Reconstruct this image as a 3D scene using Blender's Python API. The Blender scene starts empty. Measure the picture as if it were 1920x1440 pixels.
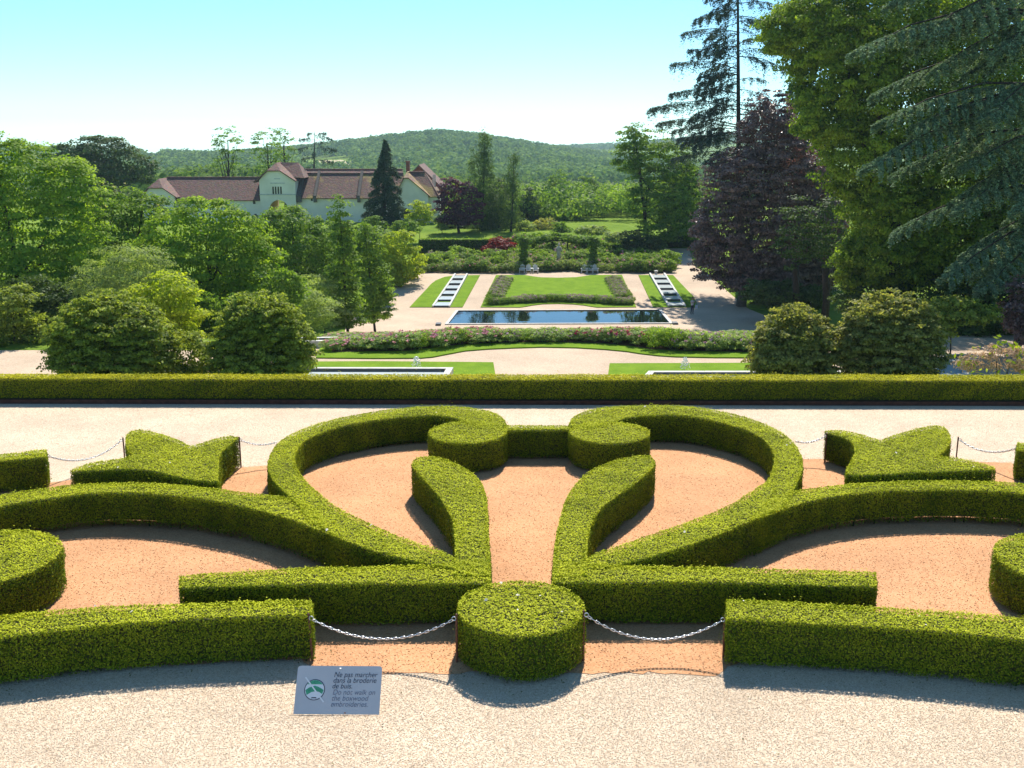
import bpy, bmesh, math, random
import numpy as np
from mathutils import Vector
from mathutils.geometry import tessellate_polygon
R = math.radians
rng = np.random.default_rng(7)
random.seed(7)
scn = bpy.context.scene
COL = scn.collection

# ------------------------------------------------------------------ camera, sky, sun, exposure
CAMZ, PITCH, FPX = 6.0, R(13.2), 2000.0          # photo is 1920 px wide
cam_d = bpy.data.cameras.new('camera'); cam = bpy.data.objects.new('camera', cam_d); COL.objects.link(cam)
cam.location = (0, 0, CAMZ); cam.rotation_euler = (R(90) - PITCH, 0, 0)
cam_d.sensor_width = 36; cam_d.lens = 36 * FPX / 1920; cam_d.clip_start = 0.1; cam_d.clip_end = 9000
scn.camera = cam
SUN_EL, SUN_AZ = R(49), R(9)                      # ahead of the camera, a little to the right
world = bpy.data.worlds.new('World'); scn.world = world; world.use_nodes = True
wn = world.node_tree; wn.nodes.clear()
sky = wn.nodes.new('ShaderNodeTexSky'); sky.sky_type = 'NISHITA'; sky.sun_disc = False
sky.sun_elevation = SUN_EL; sky.sun_rotation = SUN_AZ; sky.altitude = 1500
sky.air_density = 0.8; sky.dust_density = 0.0; sky.ozone_density = 3.6
bg = wn.nodes.new('ShaderNodeBackground'); bg.inputs[1].default_value = 0.122
wo = wn.nodes.new('ShaderNodeOutputWorld')
tint = wn.nodes.new('ShaderNodeMix'); tint.data_type = 'RGBA'; tint.blend_type = 'MULTIPLY'; tint.inputs[0].default_value = 1
tint.inputs[7].default_value = (.68, .91, .88, 1); wn.links.new(sky.outputs[0], tint.inputs[6]); wn.links.new(tint.outputs[2], bg.inputs[0]); wn.links.new(bg.outputs[0], wo.inputs[0])
sun_d = bpy.data.lights.new('sun', 'SUN'); sun_d.energy = 4.2; sun_d.angle = R(0.53); sun_d.color = (1, .945, .85)
sun = bpy.data.objects.new('sun', sun_d); COL.objects.link(sun)
sd = Vector((-math.sin(SUN_AZ) * math.cos(SUN_EL), -math.cos(SUN_AZ) * math.cos(SUN_EL), -math.sin(SUN_EL)))
sun.rotation_euler = sd.to_track_quat('-Z', 'Y').to_euler(); sun.location = (10, 60, 60)
vs = scn.view_settings; scn.display_settings.display_device = 'sRGB'
vs.view_transform = 'Standard'; vs.look = 'None'; vs.exposure = 0.80; vs.gamma = 1; vs.use_curve_mapping = False
cy = scn.cycles
cy.max_bounces = 6; cy.diffuse_bounces = 3; cy.glossy_bounces = 3; cy.transmission_bounces = 4; cy.volume_bounces = 0
cy.transparent_max_bounces = 6; cy.caustics_reflective = False; cy.caustics_refractive = False
cy.sample_clamp_indirect = 4; cy.use_denoising = True; cy.denoising_prefilter = 'ACCURATE'

# ------------------------------------------------------------------ terrain and pixel <-> place
PROF = [(25.4, -1.8), (46, -6), (64, -6), (94, -11.5), (109.5, -11.5), (127, -10.4), (140, -10.4), (165, -9.2),
        (185, -8.8), (230, -9.5), (300, -14), (500, -22), (800, -30)]
PY = np.array([p[0] for p in PROF]); PZ = np.array([p[1] for p in PROF])
NEAR = np.array([(-900, 285), (-200, 278), (0, 281), (100, 284), (200, 292), (290, 294), (400, 293), (600, 280), (700, 270),
                 (820, 254), (900, 259), (960, 270), (1050, 285), (1150, 300), (1300, 315), (2900, 330)], float)
FAR = np.array([(-900, 300), (1000, 284), (1060, 281), (1150, 277), (1250, 269), (1340, 261), (1500, 255), (2900, 250)], float)
def smooth(a, b, x):
    t = np.clip((x - a) / (b - a), 0, 1); return t * t * (3 - 2 * t)
def terrain(X, Y):
    X = np.asarray(X, float); Y = np.asarray(Y, float)
    z = np.interp(Y, PY, PZ)
    px = 960 + 2054 * X / np.maximum(Y, 1)
    tn = 6 + (251 - np.interp(px, NEAR[:, 0], NEAR[:, 1])) / 2110 * 1500
    tf = 6 + (251 - np.interp(px, FAR[:, 0], FAR[:, 1])) / 2110 * 2600
    s1 = smooth(620, 1500, Y); s2 = smooth(1500, 1800, Y); s3 = smooth(1900, 2600, Y)
    h = z * (1 - s1) + tn * s1
    h = h - 25 * s2 * (1 - s3)
    h = h * (1 - s3) + tf * s3
    return h + s1 * 3.0 * np.sin(X * .021 + Y * .013) * (1 - .9 * smooth(1300, 1500, Y))
def prof(y): return float(np.interp(y, PY, PZ))
def ray(px, py):
    cp, sp = math.cos(PITCH), math.sin(PITCH); a = (px - 960) / FPX; b = (720 - py) / FPX
    return (a, cp + b * sp, -sp + b * cp)
def G(px, py, z=0.0):
    r = ray(px, py); t = (z - CAMZ) / r[2]; return (r[0] * t, r[1] * t)
def W(px, py, Y):
    r = ray(px, py); t = Y / r[1]; return Vector((r[0] * t, Y, CAMZ + r[2] * t))
def GT(px, py):
    r = ray(px, py); lo = None
    t = 26.0
    while t < 2600:
        if CAMZ + r[2] * t < float(terrain(r[0] * t, r[1] * t)): break
        t *= 1.01
    lo, hi = t / 1.01, t
    for _ in range(25):
        m = (lo + hi) / 2
        if CAMZ + r[2] * m < float(terrain(r[0] * m, r[1] * m)): hi = m
        else: lo = m
    return (r[0] * hi, r[1] * hi)
def depth(Y, z): return Y * math.cos(PITCH) + (CAMZ - z) * math.sin(PITCH)

# ------------------------------------------------------------------ scene helpers
def tag(o, label=None, cat=None, group=None, kind=None):
    if label: o['label'] = label
    if cat: o['category'] = cat
    if group: o['group'] = group
    if kind: o['kind'] = kind
    return o
def empty(name, loc, label, cat, group=None):
    o = bpy.data.objects.new(name, None); COL.objects.link(o); o.location = loc
    o.empty_display_size = .3
    return tag(o, label, cat, group)
def link(name, me, m=None, parent=None):
    o = bpy.data.objects.new(name, me); COL.objects.link(o)
    if m is not None: me.materials.append(m)
    if parent is not None:
        o.parent = parent; o.matrix_parent_inverse.identity()
        l = parent.location; p = parent.parent
        off = Vector(l)
        while p is not None: off += p.location; p = p.parent
        o.location = -off                       # meshes are written in world coordinates
    return o
def raw_mesh(name, V, F4, attr=None, smooth_=False):
    """V (n,3), F4 (m,k) index array of equal-size faces"""
    me = bpy.data.meshes.new(name); V = np.asarray(V, np.float32); F4 = np.asarray(F4, np.int32)
    k = F4.shape[1]; m = F4.shape[0]
    me.vertices.add(len(V)); me.vertices.foreach_set('co', V.ravel())
    me.loops.add(m * k); me.loops.foreach_set('vertex_index', F4.ravel())
    me.polygons.add(m); me.polygons.foreach_set('loop_start', np.arange(0, m * k, k, dtype=np.int32))
    try: me.polygons.foreach_set('loop_total', np.full(m, k, np.int32))
    except Exception: pass
    if smooth_: me.polygons.foreach_set('use_smooth', np.ones(m, bool))
    if attr is not None:
        a = me.attributes.new('v', 'FLOAT', 'FACE'); a.data.foreach_set('value', np.asarray(attr, np.float32))
    me.update(calc_edges=True); return me
def unit(a): return a / np.maximum(np.linalg.norm(a, axis=1, keepdims=True), 1e-9)
def leaf_mesh(name, P, N, size, asp=.55, attr=None, along=None, fold=0.0):
    P = np.asarray(P, float); N = unit(np.asarray(N, float)); n = len(P)
    d = rng.normal(size=(n, 3)) if along is None else np.asarray(along, float)
    T = unit(d - (d * N).sum(1, keepdims=True) * N); B = np.cross(N, T)
    s = np.broadcast_to(np.asarray(size, float), (n,))[:, None]
    V = np.empty((n, 4, 3))
    V[:, 0] = P - T * s * .5; V[:, 2] = P + T * s * .5
    V[:, 1] = P + B * s * .5 * asp + T * s * .05 + N * s * fold; V[:, 3] = P - B * s * .5 * asp + T * s * .05 + N * s * fold
    F = np.arange(n * 4, dtype=np.int32).reshape(n, 4)
    return raw_mesh(name, V.reshape(-1, 3), F, attr)
class MB:
    """collects shapes into one mesh"""
    def __init__(s): s.v = []; s.f = []
    def add(s, vs_, fs):
        o = len(s.v); s.v += [tuple(p) for p in vs_]; s.f += [tuple(o + i for i in f) for f in fs]; return s
    def box(s, c, d, rz=0.0, rx=0.0):
        x, y, z = d[0] / 2, d[1] / 2, d[2] / 2
        pts = [(-x, -y, -z), (x, -y, -z), (x, y, -z), (-x, y, -z), (-x, -y, z), (x, -y, z), (x, y, z), (-x, y, z)]
        out = []
        for p in pts:
            a, b, e = p
            b, e = b * math.cos(rx) - e * math.sin(rx), b * math.sin(rx) + e * math.cos(rx)
            a, b = a * math.cos(rz) - b * math.sin(rz), a * math.sin(rz) + b * math.cos(rz)
            out.append((c[0] + a, c[1] + b, c[2] + e))
        return s.add(out, [(0, 3, 2, 1), (4, 5, 6, 7), (0, 1, 5, 4), (1, 2, 6, 5), (2, 3, 7, 6), (3, 0, 4, 7)])
    def tube(s, pts, rad, n=7, cap=True):
        pts = [Vector(p) for p in pts]; m = len(pts); vs_ = []; fs = []
        if not hasattr(rad, '__len__'): rad = [rad] * m
        for i, p in enumerate(pts):
            t = (pts[min(i + 1, m - 1)] - pts[max(i - 1, 0)]).normalized()
            a = Vector((0, 0, 1)) if abs(t.z) < .9 else Vector((1, 0, 0))
            u = t.cross(a).normalized(); w = t.cross(u)
            for k in range(n):
                q = 2 * math.pi * k / n; vs_.append(p + (u * math.cos(q) + w * math.sin(q)) * rad[i])
        for i in range(m - 1):
            for k in range(n):
                fs.append((i * n + k, i * n + (k + 1) % n, (i + 1) * n + (k + 1) % n, (i + 1) * n + k))
        if cap: fs.append(tuple(range(n))[::-1]); fs.append(tuple((m - 1) * n + k for k in range(n)))
        return s.add(vs_, fs)
    def lathe(s, c, prof_, n=16):
        vs_ = []; fs = []; m = len(prof_)
        for r_, z in prof_:
            for k in range(n):
                q = 2 * math.pi * k / n; vs_.append((c[0] + r_ * math.cos(q), c[1] + r_ * math.sin(q), c[2] + z))
        for i in range(m - 1):
            for k in range(n): fs.append((i * n + k, i * n + (k + 1) % n, (i + 1) * n + (k + 1) % n, (i + 1) * n + k))
        fs.append(tuple(range(n))[::-1]); fs.append(tuple((m - 1) * n + k for k in range(n)))
        return s.add(vs_, fs)
    def slab(s, pts, t):
        """polygon in space, extruded down its normal"""
        pts = [Vector(p) for p in pts]; n = (pts[1] - pts[0]).cross(pts[2] - pts[0]).normalized()
        if n.z < 0: pts = pts[::-1]; n = -n
        k = len(pts); lo = [p - n * t for p in pts]
        return s.add(pts + lo, [tuple(range(k)), tuple(range(2 * k - 1, k - 1, -1))] + [((i + 1) % k, i, i + k, (i + 1) % k + k) for i in range(k)])
    def wall(s, outline, holes, y, th):
        """upright wall with openings; outline and holes are (x, z) loops, front at y, back at y + th"""
        loops = [outline] + holes; flat = [p for l in loops for p in l]
        tri = tessellate_polygon([[Vector((p[0], p[1], 0)) for p in l] for l in loops])
        k = len(flat); vs_ = [(p[0], y, p[1]) for p in flat] + [(p[0], y + th, p[1]) for p in flat]
        fs = []
        for t in tri: fs.append(tuple(t)); fs.append(tuple(i + k for i in t[::-1]))
        o = 0
        for l in loops:
            m = len(l)
            for i in range(m):
                a, b = o + i, o + (i + 1) % m; fs.append((a, b, b + k, a + k))
            o += m
        return s.add(vs_, fs)
    def build(s, name, m=None, parent=None, smooth_=False):
        me = bpy.data.meshes.new(name); me.from_pydata(s.v, [], s.f)
        bm = bmesh.new(); bm.from_mesh(me); bmesh.ops.recalc_face_normals(bm, faces=bm.faces); bm.to_mesh(me); bm.free()
        if smooth_: me.polygons.foreach_set('use_smooth', np.ones(len(me.polygons), bool))
        me.update(); return link(name, me, m, parent)
def copy_tree(o, parent=None):
    c = o.copy(); COL.objects.link(c); c.parent = parent
    for ch in list(o.children): copy_tree(ch, c)
    return c

# ------------------------------------------------------------------ materials
def mat(name):
    m = bpy.data.materials.new(name); m.use_nodes = True; nt = m.node_tree; nt.nodes.clear()
    out = nt.nodes.new('ShaderNodeOutputMaterial'); return m, nt, out
def nd(nt, t, **kw):
    n = nt.nodes.new(t)
    for k, v in kw.items():
        if k.startswith('i_'): n.inputs[int(k[2:])].default_value = v
        else: setattr(n, k, v)
    return n
def ramp(nt, stops):
    n = nt.nodes.new('ShaderNodeValToRGB'); e = n.color_ramp.elements
    while len(e) < len(stops): e.new(.5)
    for i, (p, c) in enumerate(stops): e[i].position = p; e[i].color = (*c, 1)
    return n
def foliage(name, lo, hi, trans=.42, rough=.6, tcol=None, spec=.12):
    m, nt, out = mat(name); L = nt.links.new
    a = nd(nt, 'ShaderNodeAttribute', attribute_name='v'); rp = ramp(nt, [(0, lo), (1, hi)]); L(a.outputs['Fac'], rp.inputs[0])
    p = nd(nt, 'ShaderNodeBsdfPrincipled'); p.inputs['Roughness'].default_value = rough
    p.inputs['Specular IOR Level'].default_value = spec; L(rp.outputs[0], p.inputs['Base Color'])
    t = nd(nt, 'ShaderNodeBsdfTranslucent')
    mx = nd(nt, 'ShaderNodeMix', data_type='RGBA', blend_type='MULTIPLY'); mx.inputs[0].default_value = 1
    L(rp.outputs[0], mx.inputs[6]); mx.inputs[7].default_value = (*(tcol or (1.5, 1.5, .55)), 1); L(mx.outputs[2], t.inputs[0])
    s = nd(nt, 'ShaderNodeMixShader', i_0=trans); L(p.outputs[0], s.inputs[1]); L(t.outputs[0], s.inputs[2]); L(s.outputs[0], out.inputs[0])
    return m
def plain(name, c, rough=.7, noise=0.0, scale=4.0, metal=0.0, bump=0.0, c2=None, spec=.3):
    m, nt, out = mat(name); L = nt.links.new
    p = nd(nt, 'ShaderNodeBsdfPrincipled'); p.inputs['Roughness'].default_value = rough; p.inputs['Metallic'].default_value = metal
    p.inputs['Specular IOR Level'].default_value = spec
    g = nd(nt, 'ShaderNodeNewGeometry'); n = nd(nt, 'ShaderNodeTexNoise'); n.inputs['Scale'].default_value = scale; n.inputs['Detail'].default_value = 6
    L(g.outputs['Position'], n.inputs['Vector'])
    c2 = c2 or tuple(x * (1 - noise) for x in c)
    rp = ramp(nt, [(.35, c2), (.65, c)]); L(n.outputs[0], rp.inputs[0]); L(rp.outputs[0], p.inputs['Base Color'])
    if bump:
        b = nd(nt, 'ShaderNodeBump'); b.inputs['Strength'].default_value = bump; b.inputs['Distance'].default_value = .05
        L(n.outputs[0], b.inputs['Height']); L(b.outputs[0], p.inputs['Normal'])
    L(p.outputs[0], out.inputs[0]); return m
def gravel(name, cols, cell, big, bumpd, patch=.25, wob=1.0):
    m, nt, out = mat(name); L = nt.links.new
    g = nd(nt, 'ShaderNodeNewGeometry')
    v = nd(nt, 'ShaderNodeTexVoronoi'); v.inputs['Scale'].default_value = 1 / cell; L(g.outputs['Position'], v.inputs['Vector'])
    sx = nd(nt, 'ShaderNodeSeparateColor'); L(v.outputs['Color'], sx.inputs[0])
    rp = ramp(nt, cols); L(sx.outputs[0], rp.inputs[0])
    n = nd(nt, 'ShaderNodeTexNoise'); n.inputs['Scale'].default_value = big; n.inputs['Detail'].default_value = 8; n.inputs['Roughness'].default_value = .65
    L(g.outputs['Position'], n.inputs['Vector'])
    r2 = ramp(nt, [(.3, (1 - patch,) * 3), (.7, (1 + patch * .3,) * 3)]); L(n.outputs[0], r2.inputs[0])
    mx = nd(nt, 'ShaderNodeMix', data_type='RGBA', blend_type='MULTIPLY'); mx.inputs[0].default_value = 1
    L(rp.outputs[0], mx.inputs[6]); L(r2.outputs[0], mx.inputs[7])
    p = nd(nt, 'ShaderNodeBsdfPrincipled'); p.inputs['Roughness'].default_value = .9; p.inputs['Specular IOR Level'].default_value = .15
    L(mx.outputs[2], p.inputs['Base Color'])
    n2 = nd(nt, 'ShaderNodeTexNoise'); n2.inputs['Scale'].default_value = 5; n2.inputs['Detail'].default_value = 5
    L(g.outputs['Position'], n2.inputs['Vector'])
    ad = nd(nt, 'ShaderNodeMath', operation='MULTIPLY_ADD'); L(n2.outputs[0], ad.inputs[0]); ad.inputs[1].default_value = 3 * wob
    iv = nd(nt, 'ShaderNodeMath', operation='MULTIPLY'); iv.inputs[1].default_value = -1; L(v.outputs['Distance'], iv.inputs[0]); L(iv.outputs[0], ad.inputs[2])
    b = nd(nt, 'ShaderNodeBump'); b.inputs['Strength'].default_value = .8; b.inputs['Distance'].default_value = bumpd
    L(ad.outputs[0], b.inputs['Height']); L(b.outputs[0], p.inputs['Normal']); L(p.outputs[0], out.inputs[0]); return m
def grass_mat(name, a, b, sc=.6):
    m, nt, out = mat(name); L = nt.links.new
    g = nd(nt, 'ShaderNodeNewGeometry')
    n = nd(nt, 'ShaderNodeTexNoise'); n.inputs['Scale'].default_value = sc; n.inputs['Detail'].default_value = 10; n.inputs['Roughness'].default_value = .7
    L(g.outputs['Position'], n.inputs['Vector']); rp = ramp(nt, [(.35, a), (.68, b)]); L(n.outputs[0], rp.inputs[0])
    f = nd(nt, 'ShaderNodeTexNoise'); f.inputs['Scale'].default_value = 14; f.inputs['Detail'].default_value = 4; L(g.outputs['Position'], f.inputs['Vector'])
    p = nd(nt, 'ShaderNodeBsdfPrincipled'); p.inputs['Roughness'].default_value = .95; p.inputs['Specular IOR Level'].default_value = .04
    L(rp.outputs[0], p.inputs['Base Color'])
    bu = nd(nt, 'ShaderNodeBump'); bu.inputs['Strength'].default_value = .7; bu.inputs['Distance'].default_value = .08
    L(f.outputs[0], bu.inputs['Height']); L(bu.outputs[0], p.inputs['Normal']); L(p.outputs[0], out.inputs[0]); return m
def water_mat(name, c, rough, bump, sc):
    m, nt, out = mat(name); L = nt.links.new
    g = nd(nt, 'ShaderNodeNewGeometry'); n = nd(nt, 'ShaderNodeTexNoise'); n.inputs['Scale'].default_value = sc; n.inputs['Detail'].default_value = 3
    L(g.outputs['Position'], n.inputs['Vector'])
    p = nd(nt, 'ShaderNodeBsdfPrincipled'); p.inputs['Base Color'].default_value = (*c, 1); p.inputs['Roughness'].default_value = rough
    p.inputs['IOR'].default_value = 1.33; p.inputs['Specular IOR Level'].default_value = .9
    bu = nd(nt, 'ShaderNodeBump'); bu.inputs['Strength'].default_value = bump; bu.inputs['Distance'].default_value = .03
    L(n.outputs[0], bu.inputs['Height']); L(bu.outputs[0], p.inputs['Normal']); L(p.outputs[0], out.inputs[0]); return m
def tile_mat(name, cols, moss=None):
    m, nt, out = mat(name); L = nt.links.new
    g = nd(nt, 'ShaderNodeNewGeometry'); mp = nd(nt, 'ShaderNodeMapping'); mp.inputs['Scale'].default_value = (1.2, .6, 4.0)
    L(g.outputs['Position'], mp.inputs[0])
    n = nd(nt, 'ShaderNodeTexNoise'); n.inputs['Scale'].default_value = 1.6; n.inputs['Detail'].default_value = 8; n.inputs['Roughness'].default_value = .7
    L(mp.outputs[0], n.inputs['Vector']); rp = ramp(nt, cols); L(n.outputs[0], rp.inputs[0])
    v = nd(nt, 'ShaderNodeTexVoronoi'); v.inputs['Scale'].default_value = 3.0; L(mp.outputs[0], v.inputs['Vector'])
    mx = nd(nt, 'ShaderNodeMix', data_type='RGBA', blend_type='MULTIPLY'); mx.inputs[0].default_value = .45
    L(rp.outputs[0], mx.inputs[6]); L(v.outputs['Color'], mx.inputs[7]); last = mx.outputs[2]
    if moss:
        n3 = nd(nt, 'ShaderNodeTexNoise'); n3.inputs['Scale'].default_value = .35; n3.inputs['Detail'].default_value = 6; L(g.outputs['Position'], n3.inputs['Vector'])
        r3 = ramp(nt, [(.5, (0, 0, 0)), (.62, (1, 1, 1))]); L(n3.outputs[0], r3.inputs[0])
        m3 = nd(nt, 'ShaderNodeMix', data_type='RGBA'); L(r3.outputs[0], m3.inputs[0]); L(last, m3.inputs[6]); m3.inputs[7].default_value = (*moss, 1); last = m3.outputs[2]
    p = nd(nt, 'ShaderNodeBsdfPrincipled'); p.inputs['Roughness'].default_value = .85; L(last, p.inputs['Base Color'])
    bu = nd(nt, 'ShaderNodeBump'); bu.inputs['Strength'].default_value = .6; bu.inputs['Distance'].default_value = .1
    L(v.outputs['Distance'], bu.inputs['Height']); L(bu.outputs[0], p.inputs['Normal']); L(p.outputs[0], out.inputs[0]); return m

M = {}
M['gravel'] = gravel('gravel', [(0, (.50, .36, .24)), (.25, (.63, .475, .33)), (.6, (.71, .555, .40)), (1, (.80, .67, .52))], .013, .7, .0015, wob=.3, patch=.2)
M['gravel_far'] = gravel('garden gravel', [(0, (.52, .39, .28)), (1, (.68, .53, .39))], .05, .25, .01, .2)
M['orange'] = gravel('crushed brick', [(0, (.54, .255, .115)), (.4, (.66, .335, .165)), (1, (.74, .42, .225))], .014, .6, .0015, .26, wob=.5)
M['grass'] = grass_mat('meadow grass', (.11, .19, .02), (.22, .31, .04), .12)
M['lawn'] = grass_mat('mown lawn', (.13, .235, .018), (.21, .325, .028), .9)
M['soil'] = plain('soil', (.12, .075, .045), .95, .5, 6, bump=.5)
M['field'] = plain('wheat field', (.55, .46, .26), .9, .2, .05)
M['stone'] = plain('pale stone', (.62, .60, .56), .7, .25, 3)
M['slate'] = plain('dark stone', (.10, .11, .12), .5, .3, 5)
M['corten'] = plain('rusty steel', (.10, .045, .03), .8, .4, 10)
M['rust'] = plain('rusted iron', (.17, .075, .045), .75, .45, 30)
M['steel'] = plain('galvanised steel', (.62, .64, .66), .35, .1, 20, metal=.9)
M['bark'] = plain('bark', (.06, .045, .034), .9, .5, 6, bump=.6)
M['bark_grey'] = plain('grey bark', (.17, .15, .13), .9, .5, 6, bump=.6)
M['twig'] = plain('box twigs', (.065, .075, .02), .95, .4, 25, bump=.6)
M['wall'] = plain('lime plaster', (.92, .85, .72), .9, c2=(.76, .70, .58), scale=.35)
M['ochre'] = plain('orange lit plaster', (.78, .58, .36), .9, .15, .6)  # plaster colour takes in the orange light inside the gate passage
M['tiles'] = tile_mat('old clay tiles', [(.3, (.13, .065, .05)), (.55, (.24, .125, .095)), (.75, (.32, .19, .14))])
M['tiles_moss'] = tile_mat('mossy clay tiles', [(.3, (.14, .07, .05)), (.55, (.25, .13, .095)), (.75, (.33, .2, .14))], (.34, .24, .07))
M['glass'] = plain('window glass', (.03, .035, .04), .1, 0, 1, spec=.5)
M['brick'] = plain('red brick', (.30, .11, .07), .85, .3, 3)
M['white_wood'] = plain('white paint', (.78, .78, .76), .5, .08, 6)
M['water'] = water_mat('pool water', (.008, .014, .012), .02, .12, 1.1)
M['water_pale'] = water_mat('moving water', (.62, .68, .68), .18, .5, 3.0)
M['spray'] = plain('white water', (.88, .90, .92), .25, .05, 9)
M['statue'] = plain('weathered limestone', (.66, .58, .46), .85, .25, 4)

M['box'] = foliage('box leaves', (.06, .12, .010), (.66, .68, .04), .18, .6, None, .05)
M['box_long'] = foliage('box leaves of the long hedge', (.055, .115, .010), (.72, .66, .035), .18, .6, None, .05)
M['f_bright'] = foliage('bright leaves', (.08, .18, .022), (.40, .52, .065), .48)
M['f_mid'] = foliage('green leaves', (.055, .13, .026), (.28, .40, .065), .44)
M['f_dark'] = foliage('dark leaves', (.03, .065, .02), (.12, .18, .05), .28)
M['f_yellow'] = foliage('yellow green leaves', (.18, .27, .02), (.50, .55, .055), .5)
M['f_grey'] = foliage('grey green leaves', (.13, .20, .065), (.42, .50, .20), .45)
M['f_olive'] = foliage('shrub leaves', (.05, .10, .02), (.46, .52, .10), .42)
M['f_olive_r'] = foliage('shrub leaves with coppery tips', (.05, .09, .025), (.50, .48, .16), .4)
M['f_plane'] = foliage('plane tree leaves', (.045, .11, .018), (.40, .48, .055), .45, .6, (1.35, 1.5, .45))
M['f_cedar'] = foliage('blue cedar needles', (.05, .10, .05), (.34, .45, .26), .16, .8, None, .05)
M['f_cedar_dark'] = foliage('dark cedar needles', (.035, .065, .05), (.11, .165, .12), .18, .7, None, .05)
M['f_copper'] = foliage('copper beech leaves', (.07, .046, .044), (.35, .24, .225), .25, .42, (1.4, .9, .7), .3)
M['f_plum'] = foliage('purple plum leaves', (.05, .02, .035), (.19, .08, .11), .3, .6, (1.4, .6, .6), .15)
M['f_red'] = foliage('red maple leaves', (.12, .02, .018), (.36, .075, .055), .35, .5, (1.5, .7, .5))
M['f_birch'] = foliage('birch leaves', (.035, .08, .025), (.17, .26, .06), .36)
M['f_spruce'] = foliage('spruce needles', (.025, .055, .03), (.10, .16, .08), .12, .7, None, .05)
M['f_forest'] = foliage('forest leaves', (.07, .15, .045), (.23, .34, .09), .2, .9, None, .02)
M['f_forest_dark'] = foliage('valley leaves', (.06, .12, .035), (.20, .29, .07), .3, .8, None, .03)
M['f_rose'] = foliage('rose leaves', (.14, .23, .06), (.52, .62, .27), .5)
M['f_tassel'] = foliage('cream tassels', (.40, .36, .20), (.62, .56, .34), .3)
M['f_plume'] = foliage('buff plumes', (.38, .27, .19), (.62, .46, .34), .4, .8, (1.1, .9, .7))
M['pink'] = foliage('pink petals', (.62, .20, .28), (.80, .48, .52), .3, .6, (1.1, .9, .9))
M['magenta'] = foliage('magenta petals', (.48, .02, .10), (.70, .07, .22), .3, .6, (1.1, .8, .9))
M['mauve'] = foliage('mauve petals', (.38, .22, .32), (.62, .46, .55), .3, .6, (1.1, .9, .9))

# ------------------------------------------------------------------ ground sheets
def build_ground():
    ys = sorted(set(list(PY) + list(np.arange(30, 200, 6.0)) + list(np.arange(200, 640, 20.0)) + list(np.arange(640, 2800, 45.0))))
    ss = np.linspace(-1, 1, 61); V = []
    for y in ys:
        x = ss * (60 + .8 * y); V.append(np.stack([x, np.full_like(x, y), terrain(x, np.full_like(x, y))], 1))
    V = np.concatenate(V); k = len(ss); i, j = np.meshgrid(np.arange(len(ys) - 1), np.arange(k - 1), indexing='ij')
    a = (i * k + j).ravel(); F = np.stack([a, a + 1, a + k + 1, a + k], 1)
    o = link('ground', raw_mesh('ground', V, F, smooth_=True), M['grass']); tag(o, kind='structure')
build_ground()
def noise_edge(poly, step, amp):
    out = []
    for i, p in enumerate(poly):
        q = poly[(i + 1) % len(poly)]; d = math.dist(p, q); n = max(1, int(d / step))
        for k in range(n):
            t = k / n; out.append((p[0] + (q[0] - p[0]) * t + random.uniform(-amp, amp), p[1] + (q[1] - p[1]) * t + random.uniform(-amp, amp)))
    return out
def drape(name, poly, off, m, kind='structure', skirt=0.0, cuts=True, parent=None):
    bm = bmesh.new(); vs_ = [bm.verts.new((p[0], p[1], 0)) for p in poly]; f = bm.faces.new(vs_)
    if cuts:
        y0 = min(p[1] for p in poly); y1 = max(p[1] for p in poly)
        for y in PY:
            if y0 < y < y1:
                bmesh.ops.bisect_plane(bm, geom=bm.verts[:] + bm.edges[:] + bm.faces[:], plane_co=(0, float(y), 0), plane_no=(0, 1, 0))
    if skirt:
        r = bmesh.ops.extrude_face_region(bm, geom=bm.faces[:]); top = {v for v in r['geom'] if isinstance(v, bmesh.types.BMVert)}
        for v in bm.verts: v.co.z = prof(v.co.y) + (off if v in top else off - skirt)
    else:
        for v in bm.verts: v.co.z = (prof(v.co.y) if cuts else 0) + off
    bmesh.ops.triangulate(bm, faces=bm.faces[:]); bmesh.ops.recalc_face_normals(bm, faces=bm.faces[:])
    if not skirt:
        for fa in bm.faces:
            if fa.normal.z < 0: fa.normal_flip()
    me = bpy.data.meshes.new(name); bm.to_mesh(me); bm.free(); o = link(name, me, m, parent)
    if kind: tag(o, kind=kind)
    return o
def gts(pts): return [GT(*p) for p in pts]

# terrace plateau with its own gravel top
tb = MB(); tb.box((0, 6.6, -2.0), (72, 35.9, 4.0)); o = tb.build('terrace', M['gravel']); tag(o, kind='structure')
# garden gravel below
drape('gravel_path', gts([(-260, 760), (-260, 658), (560, 656), (598, 640), (650, 606), (690, 570), (735, 538), (790, 507), (850, 499),
      (1040, 496), (1238, 499), (1243, 482), (1236, 466), (1292, 466), (1303, 500), (1345, 530), (1405, 580), (1460, 602), (2100, 645), (2200, 760)]), .02, M['gravel_far'])
def lawn(pts, cat='lawn'): return drape('lawn', gts(pts), .09, M['lawn'], skirt=.085)
lawn([(470, 706), (520, 681), (700, 680), (925, 682), (929, 706)])
lawn([(1140, 706), (1143, 684), (1430, 683), (1560, 690), (1560, 706)])
lawn([(592, 673), (700, 674), (790, 673.5), (812, 671.5), (840, 666), (872, 660), (915, 656.5), (960, 654.5), (1017, 652.8), (1080, 654), (1133, 657), (1175, 661), (1200, 665),
      (1235, 669), (1267, 671), (1340, 672.5), (1440, 673), (1440, 632), (1300, 629), (1040, 627), (800, 630), (640, 634), (600, 655)])
lawn([(540, 648), (560, 644), (618, 643.5), (625, 647), (600, 651), (545, 654)])
lawn([(560, 633), (575, 628), (655, 624), (650, 629.5), (600, 633)])
lawn([(768, 577), (784, 560), (800, 543), (808, 534), (817, 527), (833, 520.5), (850, 518), (900, 517), (867, 577)])
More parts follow.
